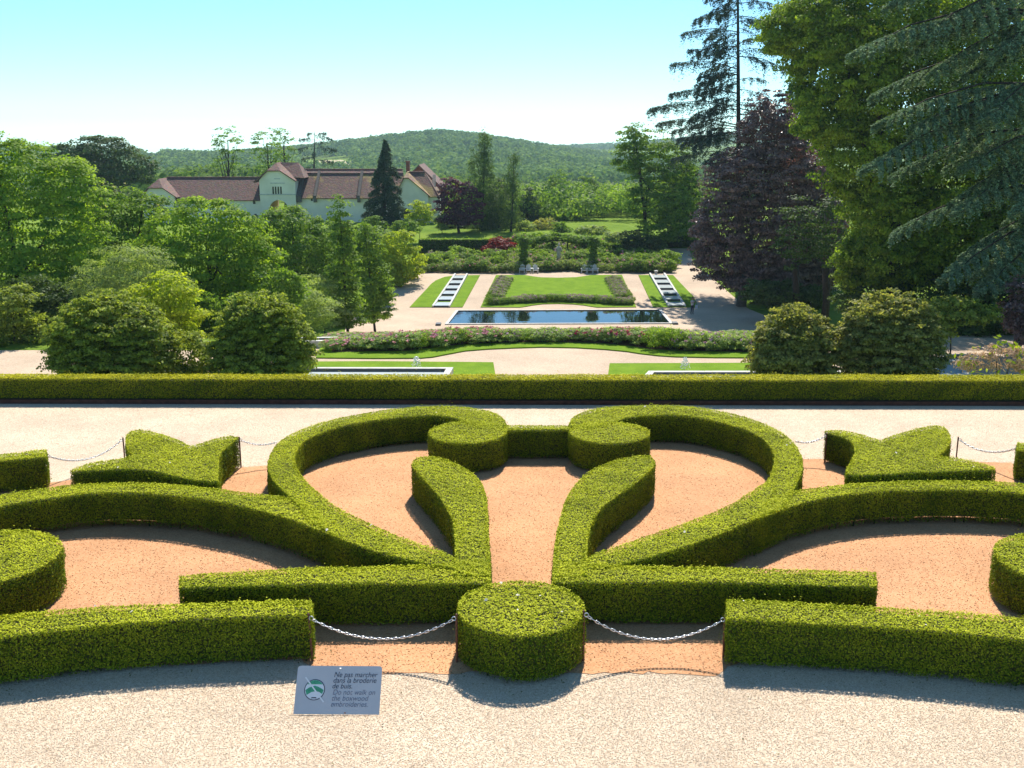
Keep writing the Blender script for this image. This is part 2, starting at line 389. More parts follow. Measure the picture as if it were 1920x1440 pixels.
lawn([(901, 577), (930, 517), (985, 517), (1000, 519.5), (1015, 521.3), (1047, 522), (1080, 521), (1095, 519), (1108, 517), (1166, 516.5), (1193, 577), (1120, 577.5),
      (1095, 573.5), (1075, 571.5), (1047, 570.5), (1018, 571.2), (998, 573.5), (975, 577.5)])
lawn([(1197, 517), (1262, 517), (1275, 531), (1300, 557), (1310, 577), (1225, 577)])
lawn([(1352, 522), (1405, 579), (1490, 588), (1570, 580), (1500, 520)])
drape('soil', gts([(622, 663), (768, 661), (795, 657), (822, 652.5), (870, 649), (914, 646.5), (975, 645), (1033, 644.5), (1090, 645.5), (1133, 647), (1185, 652), (1222, 658), (1280, 661), (1440, 664),
      (1440, 634), (1300, 631), (1040, 629), (800, 632), (650, 636), (628, 648)]), .105, M['soil'])
drape('soil', gts([(780, 508), (880, 511), (1000, 507), (1047, 505), (1100, 507), (1200, 511), (1258, 512), (1250, 480), (1000, 470), (780, 480)]), .05, M['soil'])

# ------------------------------------------------------------------ box hedges of the parterre
HH = .6
def chaikin(poly, it=1, keep=50):
    for _ in range(it):
        out = []; n = len(poly)
        for i in range(n):
            a, b, c = poly[i - 1], poly[i], poly[(i + 1) % n]
            u = (b[0] - a[0], b[1] - a[1]); w = (c[0] - b[0], c[1] - b[1])
            ang = abs(math.degrees(math.atan2(u[0] * w[1] - u[1] * w[0], u[0] * w[0] + u[1] * w[1])))
            if ang > keep: out.append(b)
            else:
                out.append((b[0] - u[0] * .25, b[1] - u[1] * .25)); out.append((b[0] + w[0] * .25, b[1] + w[1] * .25))
        poly = out
    return poly
def area2(p): return sum(p[i - 1][0] * p[i][1] - p[i][0] * p[i - 1][1] for i in range(len(p)))
def wav(P, k, seed):
    r = np.random.default_rng(seed); s = 0
    for _ in range(6):
        d = r.normal(size=3) * k; s = s + np.sin(P @ d + r.uniform(0, 6.28))
    return s / 6
def hedge(name, poly, h, m, parent=None, dens=5200, leaf=.027, gap=.05, seed=0, core_drop=.05, rag=.015, z0=0.0):
    """clipped hedge: woody core, short stems below it, and a shell of leaves over top and sides"""
    if area2(poly) < 0: poly = poly[::-1]
    n = len(poly); A = np.array(poly)
    nx = np.roll(A, -1, 0) - A; L = np.linalg.norm(nx, axis=1); en = np.stack([nx[:, 1], -nx[:, 0]], 1) / np.maximum(L, 1e-6)[:, None]
    vn = en + np.roll(en, 1, 0); vn /= np.maximum(np.linalg.norm(vn, axis=1, keepdims=True), .35); ins = A - vn * .05
    core = MB(); k = n
    pts = [(p[0], p[1], z0 + gap) for p in ins] + [(p[0], p[1], z0 + h - core_drop) for p in ins]
    tri = tessellate_polygon([[Vector((p[0], p[1], 0)) for p in ins]])
    core.add(pts, [tuple(i + k for i in t) for t in tri] + [tuple(t[::-1]) for t in tri] + [(i, (i + 1) % k, (i + 1) % k + k, i + k) for i in range(k)])
    # stems along the edge
    tot = L.sum(); cum = np.concatenate([[0], np.cumsum(L)])
    def along(s):
        i = np.clip(np.searchsorted(cum, s, side='right') - 1, 0, n - 1); t = (s - cum[i]) / np.maximum(L[i], 1e-6)
        return A[i] + nx[i] * t[:, None], en[i]
    s = np.cumsum(rng.uniform(.08, .42, int(tot / .25))); s = s[s < tot]; p, e = along(s); p = p - e * .09
    for q in p:
        core.tube([(q[0] + random.uniform(-.02, .02), q[1], z0 - .02), (q[0], q[1] + random.uniform(-.02, .02), z0 + gap + .06)], [random.uniform(.006, .016), random.uniform(.005, .011)], 4, False)
    # leaves: top
    tris = np.array([[A[i] for i in t] for t in tessellate_polygon([[Vector((x[0], x[1], 0)) for x in A]])])
    ar = np.abs(np.cross(tris[:, 1] - tris[:, 0], tris[:, 2] - tris[:, 0])) / 2
    nt_ = int(ar.sum() * dens); ti = rng.choice(len(tris), nt_, p=ar / ar.sum()); u = rng.random((nt_, 2)); fl = u.sum(1) > 1; u[fl] = 1 - u[fl]
    xy = tris[ti, 0] + (tris[ti, 1] - tris[ti, 0]) * u[:, :1] + (tris[ti, 2] - tris[ti, 0]) * u[:, 1:]
    P1 = np.concatenate([xy, np.full((nt_, 1), z0 + h)], 1)
    P1[:, 2] += wav(P1, 5, seed + 1) * rag + wav(P1, 26, seed + 2) * rag * .9 - rng.exponential(.009, nt_) + rng.normal(0, .006, nt_)
    P1[:, 2] += (rng.random(nt_) < .05) * rng.exponential(leaf * .85, nt_) + rag * 1.1 * wav(P1, 1.8, seed + 12)
    N1 = np.array([0, 0.12, 1.0]) + rng.normal(size=(nt_, 3)) * .34
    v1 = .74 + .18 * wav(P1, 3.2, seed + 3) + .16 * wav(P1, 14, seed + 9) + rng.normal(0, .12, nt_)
    # leaves: sides
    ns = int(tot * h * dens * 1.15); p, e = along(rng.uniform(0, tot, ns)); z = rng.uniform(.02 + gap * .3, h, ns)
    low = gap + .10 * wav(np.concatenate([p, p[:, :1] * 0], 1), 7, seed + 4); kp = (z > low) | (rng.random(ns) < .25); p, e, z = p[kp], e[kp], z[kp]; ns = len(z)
    P2 = np.concatenate([p, (z + z0)[:, None]], 1)
    dep_ = -rng.exponential(.014, ns) + rng.normal(0, .007, ns) + rag * .8 * wav(P2, 22, seed + 5) + rag * 1.2 * wav(P2, 6, seed + 6) + (rng.random(ns) < .03) * rng.exponential(leaf * .6, ns) - .02 * np.clip((z - (h - .03)) / .03, 0, 1)
    P2[:, :2] += e * dep_[:, None]
    N2 = np.concatenate([e, np.full((ns, 1), .25)], 1) + rng.normal(size=(ns, 3)) * .55
    v2 = .20 + .16 * wav(P2, 5, seed + 7) + rng.normal(0, .12, ns) + .3 * np.clip((z - h + .07) / .07, 0, 1)  # sides darker than the new growth on top, with shade put into the colour
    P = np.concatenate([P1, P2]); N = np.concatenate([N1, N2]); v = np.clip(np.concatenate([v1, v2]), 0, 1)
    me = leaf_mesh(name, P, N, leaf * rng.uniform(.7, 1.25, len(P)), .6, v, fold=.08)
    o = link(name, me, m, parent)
    co = core.build('stems', M['twig'], o if parent is None else None)
    if parent is not None:
        co.parent = o; co.location = (0, 0, 0)
    return o
def T6(pts, it=1, h=HH): return chaikin([G(x, y, h) for x, y in pts], it)
def circ(px, py, r, n=40, h=HH):
    c = G(px, py, h); rad = r * depth(c[1], h) / FPX
    return [(c[0] + rad * math.cos(2 * math.pi * i / n), c[1] + rad * math.sin(2 * math.pi * i / n)) for i in range(n)]
heartL = [(951, 797), (946, 783), (924, 771), (889, 764), (842, 761), (795, 761), (750, 764), (675, 774), (600, 792), (550, 810), (520, 828), (503, 855), (501, 880), (515, 905), (540, 926)]
heartR = [(1065, 797), (1071, 783), (1090, 772), (1120, 764), (1165, 759.5), (1210, 758.5), (1260, 760), (1310, 763), (1385, 776), (1440, 795), (1482, 820), (1504, 850), (1506, 880), (1490, 912)]
bandL = heartL + [(600, 992), (675, 1025), (750, 1046), (805, 1058), (868, 1068), (852, 1040), (780, 1018), (700, 984), (640, 955), (600, 925), (566, 893), (552, 868), (554, 845), (575, 821), (625, 802), (700, 787), (760, 780), (804, 777), (835, 779), (856, 784), (875, 792), (905, 800)]
bandR = heartR + [(1475, 948), (1410, 975), (1310, 1015), (1235, 1040), (1160, 1058), (1090, 1066), (1102, 1040), (1155, 1024), (1210, 1004), (1285, 979), (1360, 950), (1410, 920), (1440, 899), (1452, 872), (1452, 845), (1425, 816), (1375, 796), (1310, 781), (1255, 776), (1210, 777), (1175, 782), (1150, 792), (1110, 801)]
c0 = G(1005, 900, 0)
pal = empty('palmette_hedge', (c0[0], c0[1], 0), 'big clipped box hedge forming a heart with scrolls, wings and inner leaves', 'hedge')
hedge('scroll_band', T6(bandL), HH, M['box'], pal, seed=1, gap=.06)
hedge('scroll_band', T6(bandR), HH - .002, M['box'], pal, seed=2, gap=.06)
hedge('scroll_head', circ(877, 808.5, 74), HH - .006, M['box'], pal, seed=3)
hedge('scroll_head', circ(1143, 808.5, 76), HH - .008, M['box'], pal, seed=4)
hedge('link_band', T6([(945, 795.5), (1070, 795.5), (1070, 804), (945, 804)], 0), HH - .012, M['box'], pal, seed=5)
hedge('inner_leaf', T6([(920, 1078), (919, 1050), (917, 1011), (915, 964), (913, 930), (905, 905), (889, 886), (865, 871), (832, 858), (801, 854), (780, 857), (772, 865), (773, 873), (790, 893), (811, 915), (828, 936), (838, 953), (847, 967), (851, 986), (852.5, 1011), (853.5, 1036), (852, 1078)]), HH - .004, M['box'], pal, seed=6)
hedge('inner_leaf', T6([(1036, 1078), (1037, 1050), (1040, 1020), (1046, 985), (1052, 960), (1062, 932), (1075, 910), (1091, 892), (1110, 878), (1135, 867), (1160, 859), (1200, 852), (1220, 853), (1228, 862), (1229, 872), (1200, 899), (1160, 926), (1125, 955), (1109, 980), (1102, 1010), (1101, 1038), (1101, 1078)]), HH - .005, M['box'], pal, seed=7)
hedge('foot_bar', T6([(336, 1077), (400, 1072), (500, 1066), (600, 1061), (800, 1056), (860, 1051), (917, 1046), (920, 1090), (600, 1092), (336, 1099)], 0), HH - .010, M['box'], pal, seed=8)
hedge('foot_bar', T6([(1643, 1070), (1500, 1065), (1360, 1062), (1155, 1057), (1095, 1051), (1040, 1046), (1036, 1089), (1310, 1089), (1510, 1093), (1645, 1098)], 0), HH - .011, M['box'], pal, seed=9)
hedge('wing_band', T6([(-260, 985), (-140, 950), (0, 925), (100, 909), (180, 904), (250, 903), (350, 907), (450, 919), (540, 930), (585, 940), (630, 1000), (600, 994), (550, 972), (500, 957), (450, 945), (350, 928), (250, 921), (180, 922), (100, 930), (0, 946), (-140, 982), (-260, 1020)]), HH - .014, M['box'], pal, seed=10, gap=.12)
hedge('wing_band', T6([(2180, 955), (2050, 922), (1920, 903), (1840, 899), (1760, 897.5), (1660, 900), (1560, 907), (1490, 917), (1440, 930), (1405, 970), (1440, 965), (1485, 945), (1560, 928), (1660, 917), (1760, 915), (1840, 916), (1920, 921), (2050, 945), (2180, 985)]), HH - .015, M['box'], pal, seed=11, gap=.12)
LONE = []
def lone(name, poly, label, cat='hedge', group=None, **kw):
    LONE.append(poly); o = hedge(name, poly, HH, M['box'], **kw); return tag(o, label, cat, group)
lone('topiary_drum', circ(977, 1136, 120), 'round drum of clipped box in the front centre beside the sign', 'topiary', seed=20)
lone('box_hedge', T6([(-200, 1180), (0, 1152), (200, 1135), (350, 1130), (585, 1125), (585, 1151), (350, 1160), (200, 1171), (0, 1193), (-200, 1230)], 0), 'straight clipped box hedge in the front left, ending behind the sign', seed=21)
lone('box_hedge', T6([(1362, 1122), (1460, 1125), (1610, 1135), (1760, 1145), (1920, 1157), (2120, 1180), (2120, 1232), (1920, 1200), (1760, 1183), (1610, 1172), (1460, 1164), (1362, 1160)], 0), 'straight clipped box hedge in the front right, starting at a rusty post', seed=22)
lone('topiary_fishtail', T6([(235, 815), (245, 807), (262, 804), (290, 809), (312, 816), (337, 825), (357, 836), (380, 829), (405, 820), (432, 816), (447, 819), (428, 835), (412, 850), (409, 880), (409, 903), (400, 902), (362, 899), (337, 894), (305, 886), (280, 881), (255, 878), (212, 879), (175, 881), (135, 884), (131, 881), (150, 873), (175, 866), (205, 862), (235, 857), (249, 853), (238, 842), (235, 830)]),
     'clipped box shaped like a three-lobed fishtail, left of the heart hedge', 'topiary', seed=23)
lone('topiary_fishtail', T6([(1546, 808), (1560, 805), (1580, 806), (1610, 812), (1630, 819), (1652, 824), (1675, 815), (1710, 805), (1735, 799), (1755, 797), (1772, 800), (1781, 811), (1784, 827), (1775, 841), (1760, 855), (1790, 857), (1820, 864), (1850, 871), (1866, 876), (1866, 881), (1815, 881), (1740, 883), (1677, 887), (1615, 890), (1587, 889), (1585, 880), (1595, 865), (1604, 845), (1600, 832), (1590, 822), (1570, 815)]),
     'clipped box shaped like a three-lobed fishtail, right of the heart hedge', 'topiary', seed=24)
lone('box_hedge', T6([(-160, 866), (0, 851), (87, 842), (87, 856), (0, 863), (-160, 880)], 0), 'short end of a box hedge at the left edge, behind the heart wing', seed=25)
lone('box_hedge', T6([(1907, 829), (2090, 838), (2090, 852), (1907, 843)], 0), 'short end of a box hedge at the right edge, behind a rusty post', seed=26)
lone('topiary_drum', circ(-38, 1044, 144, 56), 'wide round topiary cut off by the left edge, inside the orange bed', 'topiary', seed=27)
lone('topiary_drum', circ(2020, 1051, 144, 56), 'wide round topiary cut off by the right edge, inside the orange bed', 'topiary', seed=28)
# long hedge at the terrace edge, with its steel edging
fl, fr = G(-260, 756.5, 0), G(2180, 762, 0)
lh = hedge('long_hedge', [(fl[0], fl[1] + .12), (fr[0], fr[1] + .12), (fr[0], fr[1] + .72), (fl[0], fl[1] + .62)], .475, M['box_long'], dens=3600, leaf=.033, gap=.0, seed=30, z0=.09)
tag(lh, 'long low clipped hedge running along the far edge of the gravel terrace', 'hedge')
eb = MB(); eb.slab([(fl[0], fl[1], .095), (fr[0], fr[1], .095), (fr[0], fr[1] + .03, .095), (fl[0], fl[1] + .03, .095)], .12)
tag(eb.build('metal_edging', M['corten']), 'rusty brown steel strip along the foot of the long hedge', 'edging')
eb = MB(); eb.slab([(fl[0], fl[1] + .04, .085), (fr[0], fr[1] + .04, .085), (fr[0], fr[1] + .8, .085), (fl[0], fl[1] + .75, .085)], .10)
tag(eb.build('soil', M['soil']), kind='structure')

dl = []
for poly in LONE[:5] + [circ(977, 1136, 100)] + [T6(bandL), T6(bandR)]:
    a_ = np.array(poly); q = np.stack([rng.uniform(a_[:, 0].min(), a_[:, 0].max(), 60), rng.uniform(a_[:, 1].min(), a_[:, 1].max(), 60)], 1); k_ = np.zeros(60, bool); n_ = len(poly)
    for i in range(n_):
        a, b = poly[i - 1], poly[i]
        if a[1] != b[1]: k_ ^= ((a[1] > q[:, 1]) != (b[1] > q[:, 1])) & (q[:, 0] < (b[0] - a[0]) * (q[:, 1] - a[1]) / (b[1] - a[1]) + a[0])
    dl.append(q[k_][:3])
dl = np.concatenate(dl); dl = np.concatenate([dl, np.full((len(dl), 1), HH + .014)], 1)
DRY = plain('dry leaf', (.78, .72, .62), .7, .3, 40)
tag(link('dry_leaves', leaf_mesh('dry_leaves', dl, np.array([0, -.2, 1.0]) + rng.normal(0, .3, dl.shape), rng.uniform(.03, .06, len(dl)), .7, None, fold=.12), DRY), 'pale dry leaves fallen on top of the clipped hedges', 'leaves', kind='stuff')

LIT = []
for poly in LONE[:5] + [T6(bandL), T6(bandR)]:
    a_ = np.array(poly); b_ = np.roll(a_, -1, 0); k_ = rng.integers(0, len(a_), 260); t_ = rng.random((260, 1)); q = a_[k_] * (1 - t_) + b_[k_] * t_ + rng.normal(0, .16, (260, 2)); LIT.append(q)
LIT.append(np.stack([rng.uniform(-8, 8, 420), rng.uniform(9, 20, 420)], 1)); LIT = np.concatenate(LIT); LIT = np.concatenate([LIT, np.full((len(LIT), 1), .016)], 1)
LM = plain('leaf litter', (.30, .22, .09), .9, .6, 60, c2=(.10, .11, .03))
tag(link('leaf_litter', leaf_mesh('leaf_litter', LIT, np.array([0, 0, 1.0]) + rng.normal(0, .35, LIT.shape), rng.uniform(.015, .034, len(LIT)), .6, None, fold=.15), LM), 'brown clippings and leaf litter on the ground between the clipped hedges', 'litter', kind='stuff')

# orange crushed brick under the broderie
front = [(-260, 1292), (0, 1266), (300, 1248), (560, 1236), (600, 1258), (700, 1263), (860, 1262), (1095, 1262), (1220, 1262), (1345, 1266), (1390, 1238), (1600, 1250), (1920, 1272), (2180, 1300)]
op = [G(*p) for p in front] + [G(2180, 890), G(1925, 882), G(1895, 868), G(1790, 866), G(1700, 858), G(1545, 862), G(1500, 860)]
op += [G(x, y, HH) for x, y in heartR[::-1]][2:] + [G(x, y, HH) for x, y in heartL][:-2]
op += [G(505, 872), G(452, 877), G(430, 880), G(300, 880), G(236, 890), G(90, 905), G(-260, 925)]
o = drape('orange_gravel', noise_edge(op, .12, .035), .006, M['orange'], cuts=False)
o['kind'] = 'structure'
OP = np.array(op)
def inside(poly, P):
    c = np.zeros(len(P), bool); n = len(poly)
    for i in range(n):
        a, b = poly[i - 1], poly[i]
        if a[1] == b[1]: continue
        k = ((a[1] > P[:, 1]) != (b[1] > P[:, 1])) & (P[:, 0] < (b[0] - a[0]) * (P[:, 1] - a[1]) / (b[1] - a[1]) + a[0]); c ^= k
    return c
# loose stones on the surfaces
OCT = np.array([(1, 0, 0), (0, 1, 0), (-1, 0, 0), (0, -1, 0), (0, 0, 1), (0, 0, -1)], float)
OF = np.array([(0, 1, 4), (1, 2, 4), (2, 3, 4), (3, 0, 4), (1, 0, 5), (2, 1, 5), (3, 2, 5), (0, 3, 5)])
def stones(name, P, r, m, z=.004):
    n = len(P); a = rng.uniform(0, 6.28, n); s = r * rng.uniform(.6, 1.35, (n, 3)); s[:, 2] *= .32
    o_ = OCT[None] * s[:, None, :] + rng.normal(0, .12, (n, 6, 3)) * r
    ca, sa = np.cos(a)[:, None], np.sin(a)[:, None]
    x = o_[..., 0] * ca - o_[..., 1] * sa + P[:, :1]; y = o_[..., 0] * sa + o_[..., 1] * ca + P[:, 1:2]; zz = o_[..., 2] + z
    V = np.stack([x, y, zz], -1).reshape(-1, 3); F = (np.arange(n)[:, None, None] * 6 + OF[None]).reshape(-1, 3)
    return link(name, raw_mesh(name, V, F, np.repeat(np.clip(rng.normal(.5, .25, n), 0, 1), 8)), m)
def attr_mat(name, stops, rough=.85):
    m, nt, out = mat(name); a = nd(nt, 'ShaderNodeAttribute', attribute_name='v'); rp = ramp(nt, stops); p = nd(nt, 'ShaderNodeBsdfPrincipled')
    p.inputs['Roughness'].default_value = rough; p.inputs['Specular IOR Level'].default_value = .2
    nt.links.new(a.outputs['Fac'], rp.inputs[0]); nt.links.new(rp.outputs[0], p.inputs['Base Color']); nt.links.new(p.outputs[0], out.inputs[0]); return m
M['pebble'] = attr_mat('loose pebbles', [(0, (.50, .375, .26)), (.3, (.65, .50, .355)), (.7, (.73, .575, .42)), (1, (.82, .70, .56))])
M['clod'] = attr_mat('brick crumbs', [(0, (.46, .20, .09)), (.5, (.65, .34, .17)), (1, (.76, .46, .27))])
P = np.stack([rng.uniform(-7.2, 7.2, 150000), rng.uniform(8.5, 12.0, 150000)], 1); ins_ = inside(op, P)
keep = ~ins_ | (rng.random(len(P)) < .22 * np.clip((11.6 - P[:, 1]) / .6, 0, 1))
Pb = P[keep]
P = np.stack([rng.uniform(-13, 13, 70000), rng.uniform(17.5, 23.4, 70000)], 1); Pb = np.concatenate([Pb, P[~inside(op, P)]])
tag(stones('pebbles', Pb, .0072, M['pebble'], .001), 'loose pale pebbles strewn over the gravel terrace', 'pebbles', kind='stuff')
P = np.stack([rng.uniform(-10, 10, 60000), rng.uniform(10.8, 20, 60000)], 1); P = P[inside(op, P)]
P = P[rng.random(len(P)) < np.clip(1.25 - (P[:, 1] - 11) / 9, .2, 1)]
tag(stones('brick_crumbs', P, .0085, M['clod'], .009), 'orange brick crumbs strewn over the bed between the hedges', 'crumbs', kind='stuff')

# ------------------------------------------------------------------ posts, chains, sign
def post(bx, by, ty, label, lean=0.0):
    x, y = G(bx, by); zt = W(bx, ty, y).z
    e = empty('iron_post', (x, y, 0), label, 'post', 'rusty iron posts of the chain barrier')
    b = MB(); b.tube([(x + .0, y, -.03), (x - lean * .5, y, zt * .5), (x - lean, y, zt - .02), (x - lean, y - .004, zt)], [.014, .014, .014, .011], 8); b.build('rod', M['rust'], e)
    return Vector((x - lean, y, zt)), e
def ring(e, p, sgn):
    b = MB(); pts = [(p.x + sgn * (.03 + .024 * math.cos(a)), p.y - .012, p.z - .055 + .024 * math.sin(a)) for a in np.linspace(0, 2 * math.pi, 13)]
    b.tube(pts, .006, 6, False); b.build('eye_ring', M['steel'], e)
    return Vector((p.x + sgn * .045, p.y - .012, p.z - .072))
def chain(a, b, sag, label, link_l=.062, wire=.0058):
    n = max(6, int((b - a).length * 1.06 / (link_l * .78))); mb = MB()
    def at(t): p = a.lerp(b, t); p.z -= sag * 4 * t * (1 - t); return p
    for i in range(n):
        t = (i + .5) / n; p = at(t); d = (at(min(1, t + .01)) - at(max(0, t - .01))).normalized()
        side = d.cross(Vector((0, 0, 1))).normalized(); up = side.cross(d); w = (side if i % 2 else up); w = (w + (up if i % 2 else side) * .35).normalized()
        pts = []
        for k in range(13):
            q = 2 * math.pi * k / 12; cx, cy_ = math.cos(q), math.sin(q)
            pts.append(p + d * ((link_l / 2 - .013) * (1 if cx > .01 else -1 if cx < -.01 else 0) + cx * .013) + w * cy_ * .014)
        mb.tube(pts, wire, 5, False)
    return tag(mb.build('chain', M['steel'], None, True), label, 'chain', 'chains hung between the iron posts')
p1, e1 = post(586, 1240, 1150, 'bent rusty post at the end of the front left hedge, behind the sign', .02)
p2, e2 = post(857, 1242, 1151, 'rusty post touching the left side of the front drum')
p3, e3 = post(1093, 1240, 1144, 'rusty post touching the right side of the front drum')
p4, e4 = post(1356, 1234, 1153, 'rusty post at the end of the front right hedge')
p5, e5 = post(93, 905, 848, 'thin rusty post by the short hedge end at the left edge')
p6, e6 = post(234, 862, 820, 'thin rusty post at the left lobe of the left fishtail')
p7, e7 = post(452, 877, 819, 'thin rusty post at the right lobe of the left fishtail')
p8, e8 = post(1546, 868, 812, 'thin rusty post at the left lobe of the right fishtail')
p9, e9 = post(1793, 858, 819, 'thin rusty post at the right lobe of the right fishtail')
p10, e10 = post(1904, 891, 833, 'thin rusty post by the short hedge end at the right edge')
chain(ring(e1, p1, 1), ring(e2, p2, -1), .24, 'shiny sagging chain between the bent post and the front drum')
chain(ring(e3, p3, 1), ring(e4, p4, -1), .26, 'shiny sagging chain between the front drum and the front right hedge')
chain(ring(e5, p5, 1), ring(e6, p6, -1), .20, 'thin chain from the short left hedge end to the left fishtail', wire=.007)
hp = Vector((*G(520, 870), .42)); hq = Vector((*G(1490, 868), .42))
chain(ring(e7, p7, 1), hp, .06, 'thin chain from the left fishtail to the heart hedge', wire=.007)
chain(hq, ring(e8, p8, -1), .06, 'thin chain from the heart hedge to the right fishtail', wire=.007)
chain(ring(e9, p9, 1), ring(e10, p10, -1), .14, 'thin chain from the right fishtail to the short right hedge end', wire=.007)

def build_sign():
    bl = Vector((*G(550, 1341), .012)); br = Vector((*G(711, 1342), .012)); ux = (br - bl); wd = ux.length; ux.normalize()
    tilt = R(49); fwd = Vector((0, 0, 1)).cross(ux); uy = fwd * math.cos(tilt) + Vector((0, 0, 1)) * math.sin(tilt); un = ux.cross(uy)
    # height so that its top edge lands where the photograph shows it
    best = min((abs((lambda q: 720 - FPX * ((q.y * math.sin(PITCH) + (q.z - CAMZ) * math.cos(PITCH)) / (q.y * math.cos(PITCH) - (q.z - CAMZ) * math.sin(PITCH))))(bl + uy * h_) - 1248), h_) for h_ in np.arange(.3, 1.1, .005))
    ht = best[1]
    e = empty('notice_sign', tuple(bl), 'blue-grey notice sign leaning on the gravel with French and English text', 'sign')
    def at(u, v, w=0.0): return bl + ux * u * wd + uy * v * ht + un * w
    r = .035; pts = []
    for cx, cy_, a0 in ((1 - r, 1 - r, 0), (r, 1 - r, 90), (0, 0, None), (1, 0, None)):
        if a0 is None: pts.append(at(cx, cy_)); continue
        for a in range(a0, a0 + 91, 30): pts.append(at(cx + r * math.cos(R(a)), cy_ + r * wd / ht * math.sin(R(a)) - r * (wd / ht - 1)))
    b = MB(); b.slab(pts, .006); b.build('panel', M['sign'], e)
    # stake behind
    b = MB(); b.tube([at(.5, .9, -.02), Vector((at(.5, .9).x, at(.5, .9).y, -.05))], .012, 6); b.build('stake', M['rust'], e)
    def flat(name, loop, w, m):
        b_ = MB(); b_.slab([at(u, v, w) for u, v in loop], .001); return b_.build(name, m, e)
    cu, cv, ru = .222, .50, .122; rv = ru * wd / ht
    cc = lambda s, n=40: [(cu + ru * s * math.cos(2 * math.pi * k / n), cv + rv * s * math.sin(2 * math.pi * k / n)) for k in range(n)]
    flat('emblem_ring', cc(1.0), .002, M['ink']); flat('emblem_disc', cc(.92), .0035, M['sign_white'])
    def cut(pts_): return [(cu + ru * .9 * x, cv + rv * .9 * y) for x, y in pts_]
    cap_ = [(math.cos(R(a)), math.sin(R(a))) for a in range(35, 146, 10)]
    flat('emblem_hill', cut(cap_), .005, M['sign_green'])
    arch = [(-.98, -.05), (-.6, .22), (-.3, .34), (0, .42), (.3, .34), (.6, .2), (.98, -.02), (.85, -.45), (.5, -.22), (.1, -.16), (-.3, -.24), (-.8, -.55)]
    flat('emblem_bower', cut(arch), .005, M['sign_green'])
    flat('emblem_ground', cut([(-.35, -.90), (.35, -.90), (.2, -.78), (-.2, -.78)]), .005, M['ink'])
    bar = [(cu - ru * 1.04, cv + rv * 1.15), (cu - ru * .92, cv + rv * 1.22), (cu + ru * 1.04, cv - rv * 1.13), (cu + ru * .92, cv - rv * 1.20)]
    flat('emblem_bar', bar, .0065, M['sign_white'])
    def text(lines, v0, size, m, lead):
        for i, ln in enumerate(lines):
            cu_ = bpy.data.curves.new('lettering', 'FONT'); cu_.body = ln; cu_.shear = .22; cu_.size = 1; cu_.offset = -.004
            to = bpy.data.objects.new('tmp', cu_); COL.objects.link(to); dg = bpy.context.evaluated_depsgraph_get(); dg.update()
            me = bpy.data.meshes.new_from_object(to.evaluated_get(dg)); bpy.data.objects.remove(to)
            v = v0 - i * lead
            for w in me.vertices:
                x, y = w.co.x, w.co.y; w.co = at(.435 - i * .006, v, .003) + ux * x * size + uy * y * size * 1.12
            me.materials.clear(); link('lettering', me, m, e)
    text(['Ne pas marcher', 'dans la broderie', 'de buis.'], .765, .088 * ht / .63, M['ink'], .118)
    text(['Do not walk on', 'the boxwood', 'embroideries.'], .40, .088 * ht / .63, M['ink_pale'], .122)
    b = MB(); b.lathe(tuple(at(.505, .945, .002)), [(.012, 0), (.010, .004), (.003, .006)], 8); b.build('panel_spot', M['sign_white'], e)  # white bird dropping near the top edge of the panel
    b = MB(); b.lathe(tuple(at(.60, .03, .002)), [(.010, 0), (.008, .004), (.003, .006)], 8); b.build('panel_spot', M['rust'], e)  # rusty screw head at the lower edge
M['sign'] = plain('sign enamel', (.60, .60, .62), .35, .06, 3, spec=.5)
M['sign_white'] = plain('sign white', (.85, .86, .88), .5, .03, 3)
M['sign_green'] = plain('sign green', (.10, .45, .26), .5, .35, 40)
M['ink'] = plain('dark lettering', (.06, .065, .10), .5, .1, 9)
M['ink_pale'] = plain('grey lettering', (.22, .23, .30), .5, .1, 9)
build_sign()

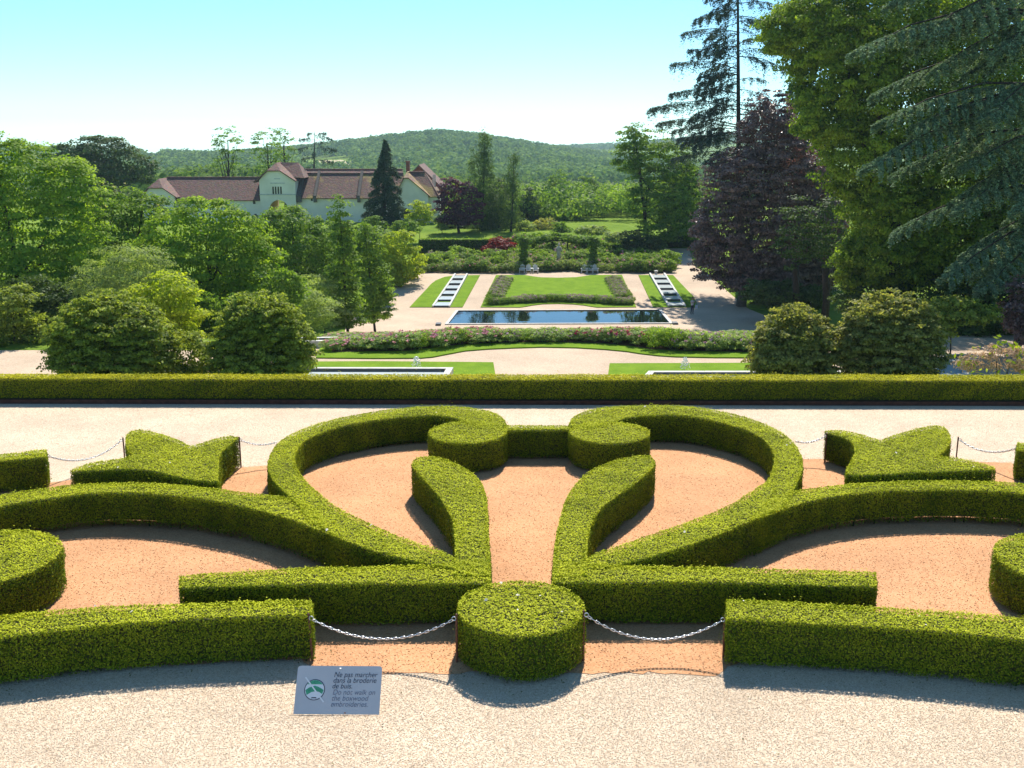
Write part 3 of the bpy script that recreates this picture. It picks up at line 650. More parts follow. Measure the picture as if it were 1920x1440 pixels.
# ------------------------------------------------------------------ trees and shrubs
def blob(cx, cy_, rx, ry, Y, fy=.9, dy=0.0):
    c = W(cx, cy_, Y); k = depth(Y, c.z) / FPX; c.y += dy
    return (np.array(c), np.array([rx * k, rx * k * fy, ry * k * 1.02]))
def crown(blobs, leaf, cr, dens=1.0, seed=0, flat=.5, up=.6, inner=.32, r1=1.06, jit=.35, hang=0.0, vb=0.0):
    """leaf positions: clumps spread over the surface of overlapping ellipsoids, with some leaves within"""
    r = np.random.default_rng(seed); PP = []; NN = []; VV = []; CC = []
    for bi, (c, a) in enumerate(blobs):
        sa = 4 * math.pi * ((((a[0] * a[1]) ** 1.6 + (a[0] * a[2]) ** 1.6 + (a[1] * a[2]) ** 1.6) / 3) ** (1 / 1.6))
        nc = max(6, int(sa / (cr * cr * 1.5) * dens)); d = r.normal(size=(nc, 3)); d = unit(d)
        rad = r.uniform(.70, r1, (nc, 1)); q = c + d * a * rad
        ok = np.ones(nc, bool)
        for bj, (c2, a2) in enumerate(blobs):
            if bj != bi: ok &= (((q - c2) / a2) ** 2).sum(1) > .62
        q, d = q[ok], d[ok]; nc = len(q)
        if nc == 0: continue
        CC.append(q)
        nl = max(6, int(6.5 * (cr / leaf) ** 2 * dens)); size = r.uniform(.65, 1.3, nc)
        w = r.normal(size=(nc, nl, 3)); w = w / np.linalg.norm(w, axis=2, keepdims=True) * (r.random((nc, nl, 1)) ** .45)
        w[..., 2] = np.abs(w[..., 2]) * .75 - .25 * (1 - np.abs(w[..., 2])) - r.random((nc, nl)) ** 2 * hang * 2
        pts = q[:, None] + w * np.array([1, 1, flat]) * cr * size[:, None, None]
        nn = d[:, None] * .55 + np.array([0, 0, up]) + w * .5 + r.normal(size=(nc, nl, 3)) * .42
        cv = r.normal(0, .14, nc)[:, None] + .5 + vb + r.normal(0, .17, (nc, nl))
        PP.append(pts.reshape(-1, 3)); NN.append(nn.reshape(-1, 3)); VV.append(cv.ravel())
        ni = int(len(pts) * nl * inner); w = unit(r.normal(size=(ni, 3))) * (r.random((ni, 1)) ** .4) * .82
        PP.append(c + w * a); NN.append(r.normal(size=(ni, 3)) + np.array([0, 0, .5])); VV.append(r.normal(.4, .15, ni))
    return np.concatenate(PP), np.concatenate(NN), np.clip(np.concatenate(VV), 0, 1), np.concatenate(CC)
def limbs(base, top, tips, r0, seed, n=12, bow=.25):
    r = random.Random(seed); mb = MB(); base = Vector(base); top = Vector(top); pts = []
    for i in range(7):
        t = i / 6; p = base.lerp(top, t); p.x += math.sin(t * 3 + seed) * r0 * .7 * t; pts.append(p)
    mb.tube(pts, [r0 * (1.35 if i == 0 else 1 - .75 * i / 6) for i in range(7)], 9)
    tips = [Vector(t) for t in tips]; r.shuffle(tips)
    for tp in tips[:n]:
        k = min(5, max(1, int(6 * (.28 + .6 * r.random())))); a = pts[k]; L_ = (tp - a).length
        m1 = a.lerp(tp, .35); m1.z -= L_ * bow * .15; m2 = a.lerp(tp, .7); m2.z += L_ * bow * .12
        rb = r0 * (.45 - .05 * k); mb.tube([a, m1, m2, tp], [rb, rb * .7, rb * .42, rb * .12], 6)
    return mb
SEED = [100]
def tree(name, label, cat, Y, blobs, leafpx, crpx, m, base=None, r0=.2, dens=1.0, asp=.6, bark='bark', group=None, nl=12, extra=None, trunk='trunk', **kw):
    SEED[0] += 1; s = SEED[0]; k = depth(Y, prof(Y)) / FPX
    bl = [blob(*b[:4], Y, **(b[4] if len(b) > 4 else {})) for b in blobs]
    P_, N_, V_, C_ = crown(bl, leafpx * k, crpx * k * 1.2, dens, s, **kw)
    cx = sum(b[0][0] * b[1][0] for b in bl) / sum(b[1][0] for b in bl); top = max(bl, key=lambda b: b[0][2])[0]
    bx = W(base, 500, Y).x if base is not None else cx
    e = empty(name, (bx, Y, prof(Y)), label, cat, group)
    zg = prof(Y); P_ = P_[P_[:, 2] > zg + .02]; N_ = N_[:len(P_)]; V_ = V_[:len(P_)]
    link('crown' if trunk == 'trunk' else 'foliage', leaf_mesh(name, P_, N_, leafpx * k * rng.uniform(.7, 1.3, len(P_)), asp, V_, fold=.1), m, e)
    limbs((bx, Y, zg - .1), tuple(top), C_, r0, s, nl).build(trunk, M[bark], e, True)
    if extra:
        m2, frac, lp, a2 = extra; idx = rng.choice(len(C_), max(1, int(len(C_) * frac)), replace=True); q = C_[idx] + rng.normal(0, crpx * k * .5, (len(idx), 3)) + np.array([0, 0, crpx * k * .35])
        q = np.repeat(q, 4, 0) + rng.normal(0, lp * k * .5, (len(q) * 4, 3))
        link('blossoms', leaf_mesh('blossoms', q, np.array([0, -.5, .6]) + rng.normal(0, .5, q.shape), lp * k * rng.uniform(.6, 1.3, len(q)), a2, np.clip(rng.normal(.5, .25, len(q)), 0, 1)), m2, e)
    return e
def shrub(label, Y, blobs, leafpx, crpx, m, name='shrub', cat='shrub', **kw):
    if Y is None: Y = GT(blobs[0][0], max(b[1] + b[3] for b in blobs) - 1)[1]
    kw.setdefault('r0', .05); kw.setdefault('nl', 8)
    return tree(name, label, cat, Y, blobs, leafpx, crpx, m, trunk='stems', **kw)

# -- the left-hand thicket
tree('robinia_tree', 'large pale green feathery tree filling the far left edge', 'tree', 76, [(40, 345, 90, 80), (-10, 300, 60, 50), (120, 360, 75, 62), (30, 430, 105, 95), (130, 440, 70, 80), (-40, 480, 100, 120), (70, 520, 90, 80)], 6.5, 20, M['f_bright'], base=40, r0=.28, up=.7)
tree('chestnut_tree', 'dark domed chestnut tree on the skyline left of the long house', 'tree', 205, [(150, 300, 45, 38), (195, 290, 55, 36), (235, 310, 40, 34), (270, 322, 26, 26), (190, 325, 70, 32)], 5.5, 13, M['f_dark'], r0=.5)
tree('sweet_chestnut_tree', 'tree covered in cream flower tassels below the left end of the house', 'tree', 84, [(215, 400, 62, 48), (270, 395, 45, 36), (170, 395, 40, 40), (240, 450, 70, 50), (200, 480, 60, 40)], 6, 16, M['f_mid'], r0=.25, extra=(M['f_tassel'], .8, 7, .35))
tree('maple_tree', 'broad bright green tree in the middle of the left thicket', 'tree', 72, [(385, 425, 80, 55), (330, 440, 60, 50), (440, 450, 65, 62), (400, 500, 105, 70), (300, 480, 50, 45), (470, 500, 60, 70), (400, 560, 90, 45), (465, 565, 70, 55)], 6.2, 18, M['f_bright'], r0=.26)
tree('walnut_tree', 'mid green tree in front of the gatehouse arch', 'tree', 100, [(545, 420, 55, 30), (510, 455, 35, 42), (570, 465, 60, 50), (535, 500, 45, 45), (610, 500, 40, 55)], 5.5, 14, M['f_mid'], r0=.22)
tree('hornbeam_tree', 'tall narrow columnar tree beside the left gravel path', 'tree', 86, [(636, 400, 15, 32), (640, 450, 24, 45), (645, 510, 31, 55), (650, 560, 31, 45), (652, 592, 34, 24)], 5.5, 11, M['f_mid'], base=648, r0=.1)
tree('hornbeam_tree', 'shorter columnar tree with a pointed top right behind the tallest narrow one', 'tree', 92, [(683, 432, 10, 22), (690, 480, 30, 45), (700, 530, 32, 45), (702, 560, 30, 28), (704, 582, 32, 22)], 5.5, 11, M['f_mid'], base=700, r0=.1)
shrub('pale feathery shrub with arching twigs behind the left round bush', 63, [(245, 505, 75, 42), (200, 540, 60, 50), (300, 540, 50, 45)], 6, 18, M['f_grey'], asp=.3)
shrub('yellow green shrub between the two round bushes on the left', 55, [(320, 560, 55, 50), (345, 600, 40, 50), (270, 570, 45, 40)], 7, 16, M['f_yellow'])
shrub('glossy leaved shrub at the far left edge above the path', 62, [(25, 575, 45, 42), (0, 620, 60, 45), (60, 620, 35, 40)], 7, 15, M['f_olive'])
shrub('dark evergreen shrub in the shade of the pale feathery tree', 66, [(120, 580, 70, 55), (60, 560, 60, 45), (170, 545, 50, 35)], 6.5, 16, M['f_dark'])
shrub('left of the two big round bushes on the left behind the long hedge', 46.5, [(205, 625, 105, 62), (150, 650, 62, 52), (270, 645, 62, 58), (205, 670, 112, 42), (205, 722, 96, 44), (205, 610, 90, 58)], 6, 10, M['f_olive'], up=.45, inner=.5, dens=1.3, r1=1.09, name='round_bush', cat='bush')
shrub('right of the two big round bushes on the left behind the long hedge', 46.5, [(490, 625, 80, 62), (450, 650, 58, 50), (540, 650, 50, 52), (490, 672, 100, 40), (490, 722, 88, 44), (490, 612, 75, 62)], 6, 10, M['f_olive'], up=.45, inner=.5, dens=1.3, r1=1.09, name='round_bush', cat='bush')
shrub('small bush squeezed between the two round bushes on the left', 47.5, [(360, 665, 45, 42), (340, 690, 40, 22)], 7, 14, M['f_olive'])
shrub('soft grey green bush beside the left gravel path', 74, [(560, 560, 50, 40), (590, 590, 48, 32), (530, 590, 45, 38)], 5.5, 14, M['f_grey'], asp=.35)
shrub('dark filler shrub under the broad bright green tree', 66, [(460, 590, 60, 40), (380, 590, 60, 45), (530, 545, 45, 45)], 6, 15, M['f_mid'])
shrub('loose yellow green shrub at the bend of the left path', 121, [(745, 460, 38, 30), (760, 490, 34, 28), (725, 480, 28, 28), (745, 508, 40, 24)], 5, 11, M['f_yellow'])
shrub('light green feathery shrub filling the slope below the house on the left', 104, [(480, 520, 60, 40), (420, 540, 60, 40), (560, 530, 50, 40)], 5, 11, M['f_mid'])
shrub('soft green shrub hiding the foot of the columnar trees', 84, [(600, 560, 40, 45), (615, 590, 40, 28)], 5.5, 11, M['f_grey'], asp=.4)
shrub('dense green thicket below the right half of the house', 128, [(640, 450, 60, 34), (580, 450, 50, 36), (700, 455, 50, 30), (660, 480, 60, 30)], 5, 10, M['f_mid'])
for px, py, rx, ry, Y, lab, mm in [(742, 515, 20, 24, 108, 'rounded light green shrub on the inside of the path bend', 'f_yellow'), (722, 545, 18, 26, 100, 'leafy shrub nearest the columnar trees on the path edge', 'f_mid'),
        (772, 505, 18, 18, 120, 'small olive shrub above the path bend', 'f_olive'), (795, 492, 17, 15, 126, 'light green mound where the border meets the left path', 'f_yellow'),
        (690, 575, 20, 20, 92, 'low shrub at the foot of the columnar trees', 'f_mid'), (788, 398, 24, 22, 158, 'bright yellow green bush in front of the right house gable', 'f_yellow'),
        (640, 595, 20, 18, 84, 'small dark shrub at the corner of the left path', 'f_olive'), (830, 415, 14, 16, 168, 'grassy pale tuft on the upper lawn', 'f_grey'), (700, 420, 22, 14, 150, 'low bush left of the dark spruce foot', 'f_mid'), (760, 425, 26, 14, 152, 'low bush under the dark spruce', 'f_mid')]:
    shrub(lab, None if py > 440 else Y, [(px, py, rx, ry), (px - rx * .4, py + ry * .4, rx * .7, ry * .6), (px, py + ry * .5, rx * .9, ry * .5)], 4.5, 8, M[mm], up=.45)

# -- conifers
def conifer(name, label, Y, base, trunk_top, branches, m, leafpx, r0, width=.28, droop=.10, dens=1.0, asp=.34, hang=.6, bark='bark', bark_px=None):
    """branches: (height y px on trunk, tip px, tip py, dy depth) ; each carries drooping sprays of needles"""
    SEED[0] += 1; r = np.random.default_rng(SEED[0]); k = depth(Y, prof(Y)) / FPX; x0 = W(base, 500, Y).x; zg = prof(Y)
    e = empty(name, (x0, Y, zg), label, 'tree'); tp = W(trunk_top[0], trunk_top[1], Y); mb = MB(); b0 = Vector((x0, Y, zg - .1))
    mb.tube([b0.lerp(tp, t) for t in (0, .2, .4, .6, .8, 1)], [r0 * 1.25, r0, r0 * .8, r0 * .6, r0 * .38, r0 * .08], 9)
    PP, NN, AA = [], [], []
    for hy, tx, ty, dy in branches:
        t = W(base, hy, Y).z; f = (t - b0.z) / max(.1, (tp.z - b0.z)); a = b0.lerp(tp, min(1, max(0, f))); q = W(tx, ty, Y); q.y += dy
        L_ = (q - a).length; m1 = a.lerp(q, .4); m1.z += L_ * droop; m2 = a.lerp(q, .75); m2.z += L_ * droop * .8
        pts = [a, m1, m2, q]; rb = max(.02, r0 * .16 * min(1.4, L_ / 6)); mb.tube(pts, [rb, rb * .7, rb * .4, rb * .1], 5)
        n = int(dens * 11 * (L_ / (leafpx * k)) * (width * L_ / (leafpx * k))) + 60
        s = r.random(n) ** .7 * .95 + .05; c = np.array([list(p) for p in pts]); w3 = s[:, None]
        B = (1 - w3) ** 3 * c[0] + 3 * (1 - w3) ** 2 * w3 * c[1] + 3 * (1 - w3) * w3 ** 2 * c[2] + w3 ** 3 * c[3]
        d = np.array(q - a); d /= np.linalg.norm(d); lat = np.cross(d, [0, 0, 1]); lat /= max(1e-6, np.linalg.norm(lat))
        # side twigs: points gather on a limited number of twigs
        nt_ = max(6, int(L_ / (leafpx * k * 2.2))); ts = r.random(n); tid = np.floor(s * nt_); sg = np.where((tid % 2) == 0, 1, -1)
        jit = (np.sin(tid * 12.9898) * 43758.5) % 1
        wl = width * L_ * (1.05 - s * .75) * (.55 + .45 * jit)
        off = lat[None] * (sg * ts * wl)[:, None] + d[None] * (ts * wl * .55)[:, None]
        off[:, 2] += leafpx * k * .35 - (ts ** 2) * wl * .34 * hang - r.exponential(leafpx * k * .8 * hang, n) * (.4 + ts)
        PP.append(B + off + r.normal(0, leafpx * k * .22, (n, 3))); AA.append(d[None] * .6 + lat[None] * sg[:, None] * .7 + np.array([0, 0, -.45 * hang]) + r.normal(0, .5, (n, 3)))
        NN.append(np.array([0, -.25, .9]) + r.normal(0, .45, (n, 3)))
    P_ = np.concatenate(PP); N_ = np.concatenate(NN); A_ = np.concatenate(AA); v = np.clip(r.normal(.5, .22, len(P_)) + .15 * wav(P_, 1.2 / (k * 40), 5), 0, 1)
    link('crown', leaf_mesh(name, P_, N_, leafpx * k * r.uniform(.7, 1.5, len(P_)), asp, v, along=A_), m, e); mb.build('trunk', M[bark], e, True); return e
def spruce_br(base, top, bot, half, n, seed):
    r = random.Random(seed); out = []
    for i in range(n):
        t = (i + .5) / n; y = top + (bot - top) * t; w = half * (t ** .8) * r.uniform(.75, 1.1); a = r.uniform(0, 6.28)
        out.append((y - 4, base + math.cos(a) * w, y + w * .28 + 4, math.sin(a) * w * .085))
    return out
conifer('spruce_tree', 'dark conical spruce standing in front of the house', 163, 722, (720, 262), spruce_br(724, 262, 420, 54, 120, 1), M['f_spruce'], 4.2, .3, .36, .02, .7, hang=1.0)
tall = [(18, 1300, 40, -1), (10, 1350, -12, 1.5), (60, 1282, 62, 1.5), (75, 1330, 118, -2), (40, 1440, 40, 1), (95, 1450, 100, -1), (130, 1262, 120, 1), (140, 1300, 150, -2.5), (150, 1440, 150, 2), (175, 1255, 178, 0), (190, 1330, 190, -3),
        (200, 1222, 205, 1), (205, 1290, 225, -2), (215, 1450, 210, 1), (235, 1240, 232, 2.5), (250, 1300, 262, -1), (258, 1345, 240, 3), (268, 1270, 262, 0), (275, 1330, 290, -2), (-20, 1330, -30, 0), (-30, 1430, -40, 1), (30, 1330, 75, 2.5), (120, 1330, 165, 3), (-60, 1345, -60, -1), (-70, 1420, -80, 0), (85, 1420, 70, 3), (225, 1420, 245, 3), (110, 1290, 95, 0), (290, 1262, 300, 1), (300, 1320, 320, -1)]
r5 = random.Random(9)
for i in range(74):
    y = -120 + 430 * i / 74; sd = -1 if r5.random() < .62 else 1; L5 = r5.uniform(30, 60) + 70 * max(0, min(1, (y + 60) / 300)) * r5.random()
    tall.append((y - r5.uniform(5, 20), 1385 + sd * L5, y + r5.uniform(0, 22), r5.uniform(-4, 4)))
conifer('cedar_tree', 'tall open cedar against the sky with tiers of dark branches', 126, 1387, (1383, -130), tall, M['f_cedar_dark'], 4, .34, .32, .08, .50, hang=1.5)
dark = []
rr = random.Random(4)
for i in range(130):
    y = 150 + 400 * (i / 130); w = 40 + 55 * (i / 130); a = rr.uniform(0, 6.28); dark.append((y - 14, 1505 + math.cos(a) * w * rr.uniform(.6, 1.1), y + 22, math.sin(a) * w * .05))
conifer('cedar_tree', 'dark shaded cedar wedged between the copper beech and the plane tree', 121, 1510, (1500, 120), dark, M['f_cedar_dark'], 6.5, .40, .42, .05, .8, hang=1.2)
near = []
for ty, tx0 in ((20, 1600), (75, 1660), (95, 1565), (140, 1700), (180, 1640), (235, 1590), (240, 1720), (300, 1585), (330, 1690), (390, 1760), (440, 1670), (480, 1780), (520, 1730), (-30, 1690), (-60, 1600), (160, 1780), (280, 1800), (400, 1850), (350, 1800), (60, 1800), (470, 1850), (-10, 1820), (215, 1850), (540, 1810)):
    near.append((ty - 70 - rr.uniform(0, 40), tx0 + (30 if ty < 250 else 0) + rr.uniform(-15, 35), ty + rr.uniform(-12, 12), rr.uniform(-3.5, 2.5)))
for i in range(20):
    ty = rr.uniform(60, 560); tx0 = rr.uniform(1720, 1930) - (60 if ty < 330 else 0); near.append((ty - rr.uniform(35, 75), tx0, ty + rr.uniform(0, 25), rr.uniform(-4.5, 3)))
for ty in range(-100, 560, 45): near.append((ty - 60, 2230 + rr.uniform(-60, 60), ty + 20, rr.uniform(-3, 3)))
conifer('blue_cedar_tree', 'blue grey cedar reaching in with long drooping boughs from the right edge', 62, 1985, (1960, -520), near, M['f_cedar'], 4.8, .42, .36, .09, .72, hang=.85, asp=.5)

# -- the right-hand trees
tree('copper_beech_tree', 'copper beech with purple brown foliage overhanging the right path', 'tree', 110, [(1440, 260, 55, 85), (1400, 340, 75, 70), (1470, 330, 80, 90), (1375, 420, 78, 62), (1450, 430, 95, 80), (1520, 420, 75, 95), (1380, 480, 62, 45), (1460, 505, 85, 42), (1345, 455, 42, 55), (1530, 500, 60, 45), (1400, 520, 60, 28), (1328, 490, 30, 38), (1490, 535, 70, 26)], 5, 11, M['f_copper'], base=1393, r0=.42, bark='bark_grey', up=.45, dens=1.2, inner=.35)
tree('plane_tree', 'huge green plane tree filling the upper right with bright leaf edges', 'tree', 84, [(1560, 60, 130, 80), (1500, 60, 70, 50), (1640, 40, 170, 110), (1600, 150, 120, 85), (1570, 220, 80, 70), (1700, 180, 160, 120), (1640, 290, 110, 90), (1820, 120, 150, 150), (1690, 390, 110, 90), (1800, 320, 150, 130), (1680, 480, 95, 60), (1600, 500, 38, 45), (1820, 450, 130, 90), (1960, 250, 170, 250)], 6, 15, M['f_plane'], base=1700, r0=.7, up=.35, flat=.9, dens=1.25, inner=.4)
tree('shade_tree', 'dark broadleaf tree at the right edge under the plane tree', 'tree', 84, [(1850, 540, 110, 70), (1760, 560, 90, 50), (1930, 560, 80, 90), (1650, 560, 80, 36)], 6, 16, M['f_dark'], base=1870, r0=.3)
tree('elm_tree', 'loose open tree with a bare trunk where the right path ends', 'tree', 150, [(1190, 262, 34, 26), (1222, 285, 42, 40), (1180, 300, 30, 28), (1265, 310, 40, 44), (1215, 345, 36, 40), (1270, 370, 52, 45), (1228, 395, 40, 40), (1195, 375, 24, 26), (1285, 415, 40, 32), (1240, 430, 45, 24)], 4.6, 11, M['f_mid'], base=1216, r0=.28, dens=1.0, nl=20, inner=.15)
tree('shade_tree', 'dense dark green tree just right of the loose open elm', 'tree', 156, [(1275, 330, 34, 40), (1290, 380, 40, 45), (1262, 410, 32, 36), (1300, 430, 40, 30)], 4.6, 11, M['f_dark'], base=1285, r0=.25, bark='bark')
shrub('left of the two big round bushes on the right behind the long hedge', 46.5, [(1490, 640, 68, 52), (1455, 660, 48, 45), (1530, 655, 55, 50), (1490, 675, 84, 38), (1490, 722, 74, 44), (1490, 632, 66, 56)], 6, 10, M['f_olive_r'], up=.45, inner=.5, dens=1.3, r1=1.09, name='round_bush', cat='bush')
shrub('right of the two big round bushes on the right behind the long hedge', 46.5, [(1670, 625, 85, 62), (1620, 645, 60, 55), (1720, 650, 50, 52), (1670, 670, 96, 40), (1670, 722, 84, 44), (1668, 615, 82, 64)], 6, 10, M['f_olive_r'], up=.45, inner=.5, dens=1.3, r1=1.09, name='round_bush', cat='bush')
shrub('sunlit leafy shrub behind the right round bush under the dark trees', 56, [(1785, 585, 48, 32), (1760, 600, 40, 35), (1830, 590, 38, 20)], 7, 14, M['f_olive'])
shrub('purple leaved bush at the right edge below the cedar', 58, [(1925, 590, 45, 60), (1915, 560, 30, 40)], 7, 14, M['f_copper'])
shrub('dark hedge-like bush in deep shade beneath the right hand trees', 66, [(1860, 610, 100, 34), (1960, 615, 60, 40), (1780, 620, 60, 24)], 7, 14, M['f_dark'])
shrub('low dark shrub at the foot of the copper beech', 100, [(1460, 550, 60, 24), (1520, 555, 45, 22), (1420, 545, 30, 22)], 5, 10, M['f_dark'])
shrub('smoke bush with buff pink plumes behind the right end of the long hedge', 33, [(1830, 678, 32, 22), (1870, 672, 24, 24), (1905, 676, 30, 26), (1940, 678, 30, 26)], 9, 15, M['f_plume'], name='smoke_bush', asp=.2, extra=(M['f_yellow'], .7, 11, .5))
for px, Y in ((1495, 98), (1552, 97)):
    bx = W(px, 500, Y).x; b = MB(); b.tube([(bx, Y, prof(Y) - .1), (bx + .1, Y, prof(Y) + 2.5), (bx - .2, Y, prof(Y) + 6)], [.42, .33, .28], 9)
    SEED[0] += 1; bl = [blob(px, 440, 40, 70, Y)]; P_, N_, V_, C_ = crown(bl, .28, .8, .7, SEED[0]); e = empty('shade_tree', (bx, Y, prof(Y)), 'thick dark trunk behind the right round bushes, %s' % ('nearer the copper beech' if px < 1500 else 'below the plane tree edge'), 'tree')
    b.build('trunk', M['bark'], e, True); link('crown', leaf_mesh('crown', P_, N_, .28, .6, V_), M['f_dark'], e)

# -- middle distance behind the garden
tree('plum_tree', 'purple leaved plum tree at the right end of the house', 'tree', 168, [(850, 365, 30, 32), (880, 375, 26, 34), (838, 395, 24, 26), (870, 400, 34, 24)], 4.6, 9, M['f_plum'], r0=.2)
tree('birch_tree', 'taller weeping birch right of the purple plum', 'tree', 172, [(907, 268, 13, 26), (903, 305, 22, 30), (900, 345, 30, 34), (908, 385, 32, 34), (905, 412, 26, 18)], 4.2, 8, M['f_birch'], r0=.2, asp=.35, hang=.5, flat=1.2)
tree('birch_tree', 'shorter weeping birch with a slim crown beside the taller one', 'tree', 170, [(963, 305, 9, 18), (960, 340, 15, 28), (955, 380, 20, 34), (958, 408, 20, 18)], 4.2, 8, M['f_birch'], r0=.16, asp=.35, hang=.5, flat=1.2)
tree('shade_tree', 'dark bushy tree filling the gap between the two weeping birches', 'tree', 176, [(935, 365, 26, 30), (932, 400, 32, 26)], 4.5, 9, M['f_dark'], r0=.16)
tree('poplar_tree', 'tall leafy tree rising from the valley scrub, right of the single rounded tree', 'tree', 236, [(1105, 352, 20, 24), (1098, 385, 24, 26), (1112, 400, 24, 22)], 4, 8, M['f_mid'], r0=.2)
tree('shade_tree', 'dark tree standing just right of the shorter weeping birch', 'tree', 190, [(990, 375, 16, 22), (988, 402, 22, 22)], 4.2, 8, M['f_dark'], r0=.16)
tree('ash_tree', 'single rounded tree with a visible stem on the meadow beyond the garden', 'tree', 230, [(1047, 338, 22, 18), (1040, 355, 20, 14), (1055, 355, 18, 14)], 4, 7, M['f_mid'], base=1048, r0=.2, dens=.8)
for i, (px, py, rx, ry, Y, lab) in enumerate([(425, 262, 26, 26, 235, 'open slim tree on the skyline behind the left wing of the house'), (500, 268, 26, 28, 232, 'rounded skyline tree just left of the gatehouse roof'), (532, 266, 22, 28, 240, 'rounded skyline tree just above the gatehouse roof')]):
    tree('skyline_tree', lab, 'tree', Y, [(px, py, rx, ry), (px - rx * .4, py + ry * .7, rx * .7, ry * .5), (px + rx * .3, py + ry * .9, rx * .8, ry * .6), (px, py + ry * 1.6, rx, ry * .6)], 4, 8, M['f_mid'], r0=.35, dens=.55, nl=14, inner=.06)
sk = [(262, 562, 262, 0), (255, 622, 262, 0), (250, 575, 252, 1), (255, 612, 250, -1), (275, 560, 280, 0), (278, 630, 282, 0), (295, 565, 300, 1), (300, 625, 305, -1), (268, 600, 268, 2), (285, 590, 292, -2), (310, 570, 318, 0), (315, 620, 322, 0)]
conifer('cedar_tree', 'flat topped dark cedar on the skyline right of the gatehouse roof', 236, 592, (590, 246), sk, M['f_cedar_dark'], 3.6, .3, .4, .06, .5, hang=1.2)
for px, py, rx, ry, Y, lab, mm in [(845, 420, 24, 13, 176, 'dark undergrowth below the purple plum tree', 'f_dark'), (890, 424, 26, 12, 176, 'dark bush at the foot of the taller weeping birch', 'f_dark'), (930, 425, 24, 12, 178, 'leafy bush between the two weeping birch trunks', 'f_birch'), (965, 423, 22, 13, 177, 'dark bush at the foot of the shorter weeping birch', 'f_dark'), (985, 428, 20, 13, 172, 'rounded shrub at the back edge of the upper lawn, left of centre', 'f_grey'), (1020, 425, 24, 15, 174, 'pinkish flowered shrub in the middle of the upper lawn edge', 'f_olive_r'), (1052, 430, 18, 13, 170, 'dense green shrub right of the pinkish one', 'f_mid'),
        (1060, 410, 30, 20, 190, 'taller green bush behind the upper lawn shrubs', 'f_mid'), (1000, 405, 36, 24, 192, 'broad leafy bush between the birches and the meadow', 'f_bright'), (1150, 452, 24, 18, 148, 'grey leaved shrub right of the pergola', 'f_grey'), (1185, 450, 22, 22, 146, 'dark shrub under the open elm', 'f_dark'),
        (1215, 462, 30, 20, 145, 'dark bush at the elm trunk', 'f_dark'), (1110, 432, 30, 8, 160, 'straggly grey shrub on the edge of the bright meadow', 'f_grey'), (1255, 452, 26, 16, 153, 'deep green shrub beside the path end', 'f_dark'),
        (1180, 482, 30, 16, 140, 'shady shrub in the right part of the border', 'f_dark'), (1222, 490, 30, 16, 136, 'dark flowering shrub at the right end of the border', 'f_dark'), (1328, 470, 18, 30, 128, 'light green bush under the left fringe of the copper beech', 'f_mid')]:
    shrub(lab, Y, [(px, py, rx, ry), (px - rx * .45, py + ry * .35, rx * .6, ry * .6), (px + rx * .45, py + ry * .3, rx * .6, ry * .6)], 4.2, 7, M[mm])
tree('maple_tree', 'small dark red maple in the border left of the ivy column', 'tree', 139, [(940, 462, 26, 16), (922, 470, 16, 12), (955, 470, 18, 13)], 4, 7, M['f_red'], r0=.08)

# -- woods: masses nobody could count
def wood(name, label, X, Y, Hh, Rr, m, nleaf, lf, seed):
    r = np.random.default_rng(seed); n = len(X); z = terrain(X, Y)
    w = r.normal(size=(n, nleaf, 3)); w /= np.linalg.norm(w, axis=2, keepdims=True); w[..., 2] = np.abs(w[..., 2]) - .15
    w *= (1 + .22 * np.sin(w[..., :1] * 7 + r.uniform(0, 6, (n, 1, 1))) * np.sin(w[..., 2:] * 6 + r.uniform(0, 6, (n, 1, 1)))) * r.uniform(.75, 1.05, (n, nleaf, 1))
    c = np.stack([X, Y, z + Hh * .45], 1)[:, None]; P_ = c + w * np.stack([Rr, Rr, Hh * .58], 1)[:, None]
    N_ = w + r.normal(0, .35, w.shape) + np.array([0, 0, .2]); v = np.clip(r.normal(.5, .3, (n, 1)) + r.normal(0, .12, (n, nleaf)), 0, 1)
    o_ = link(name, leaf_mesh(name, P_.reshape(-1, 3), N_.reshape(-1, 3), lf * np.repeat(Rr / Rr.mean(), nleaf), .8, v.ravel()), m)
    return tag(o_, label, 'woodland', kind='stuff')
def toppx(X, Y, z): zc = Y * math.cos(PITCH) - (z - CAMZ) * math.sin(PITCH); return 960 + FPX * X / zc, 720 - FPX * (Y * math.sin(PITCH) + (z - CAMZ) * math.cos(PITCH)) / zc
n = 11000; Yw = 640 + 900 * rng.random(n) ** .75; pxw = rng.uniform(-60, 1560, n); Xw = (pxw - 960) / 2054 * Yw
fx, fy = toppx(Xw, Yw, terrain(Xw, Yw)); kp = ~((fx > 560) & (fx < 668) & (fy > 298) & (fy < 326)) & ~((fx > 268) & (fx < 304) & (fy < 304))
kp &= ~((fx < 500) & (rng.random(n) < .25)); Xw, Yw = Xw[kp], Yw[kp]; n = len(Xw)
wood('hill_forest', 'hazy green forest covering the rounded hill', Xw, Yw, rng.uniform(8, 13, n) * (1 - .35 * smooth(1300, 1500, Yw)), rng.uniform(5, 8.5, n), M['f_forest'], 34, 3.0, 1)
n = 1500; Yw = rng.uniform(2350, 2620, n); Xw = (rng.uniform(960, 1700, n) - 960) / 2054 * Yw
wood('hill_forest', 'bluish forest on the farther ridge to the right', Xw, Yw, rng.uniform(9, 14, n), rng.uniform(8, 13, n), M['f_forest'], 26, 4.6, 2)
n = 1300; Yw = 250 + 420 * rng.random(n) ** .8; Xw = (rng.uniform(-40, 1500, n) - 960) / 2054 * Yw; px_, py_ = toppx(Xw, Yw, terrain(Xw, Yw))
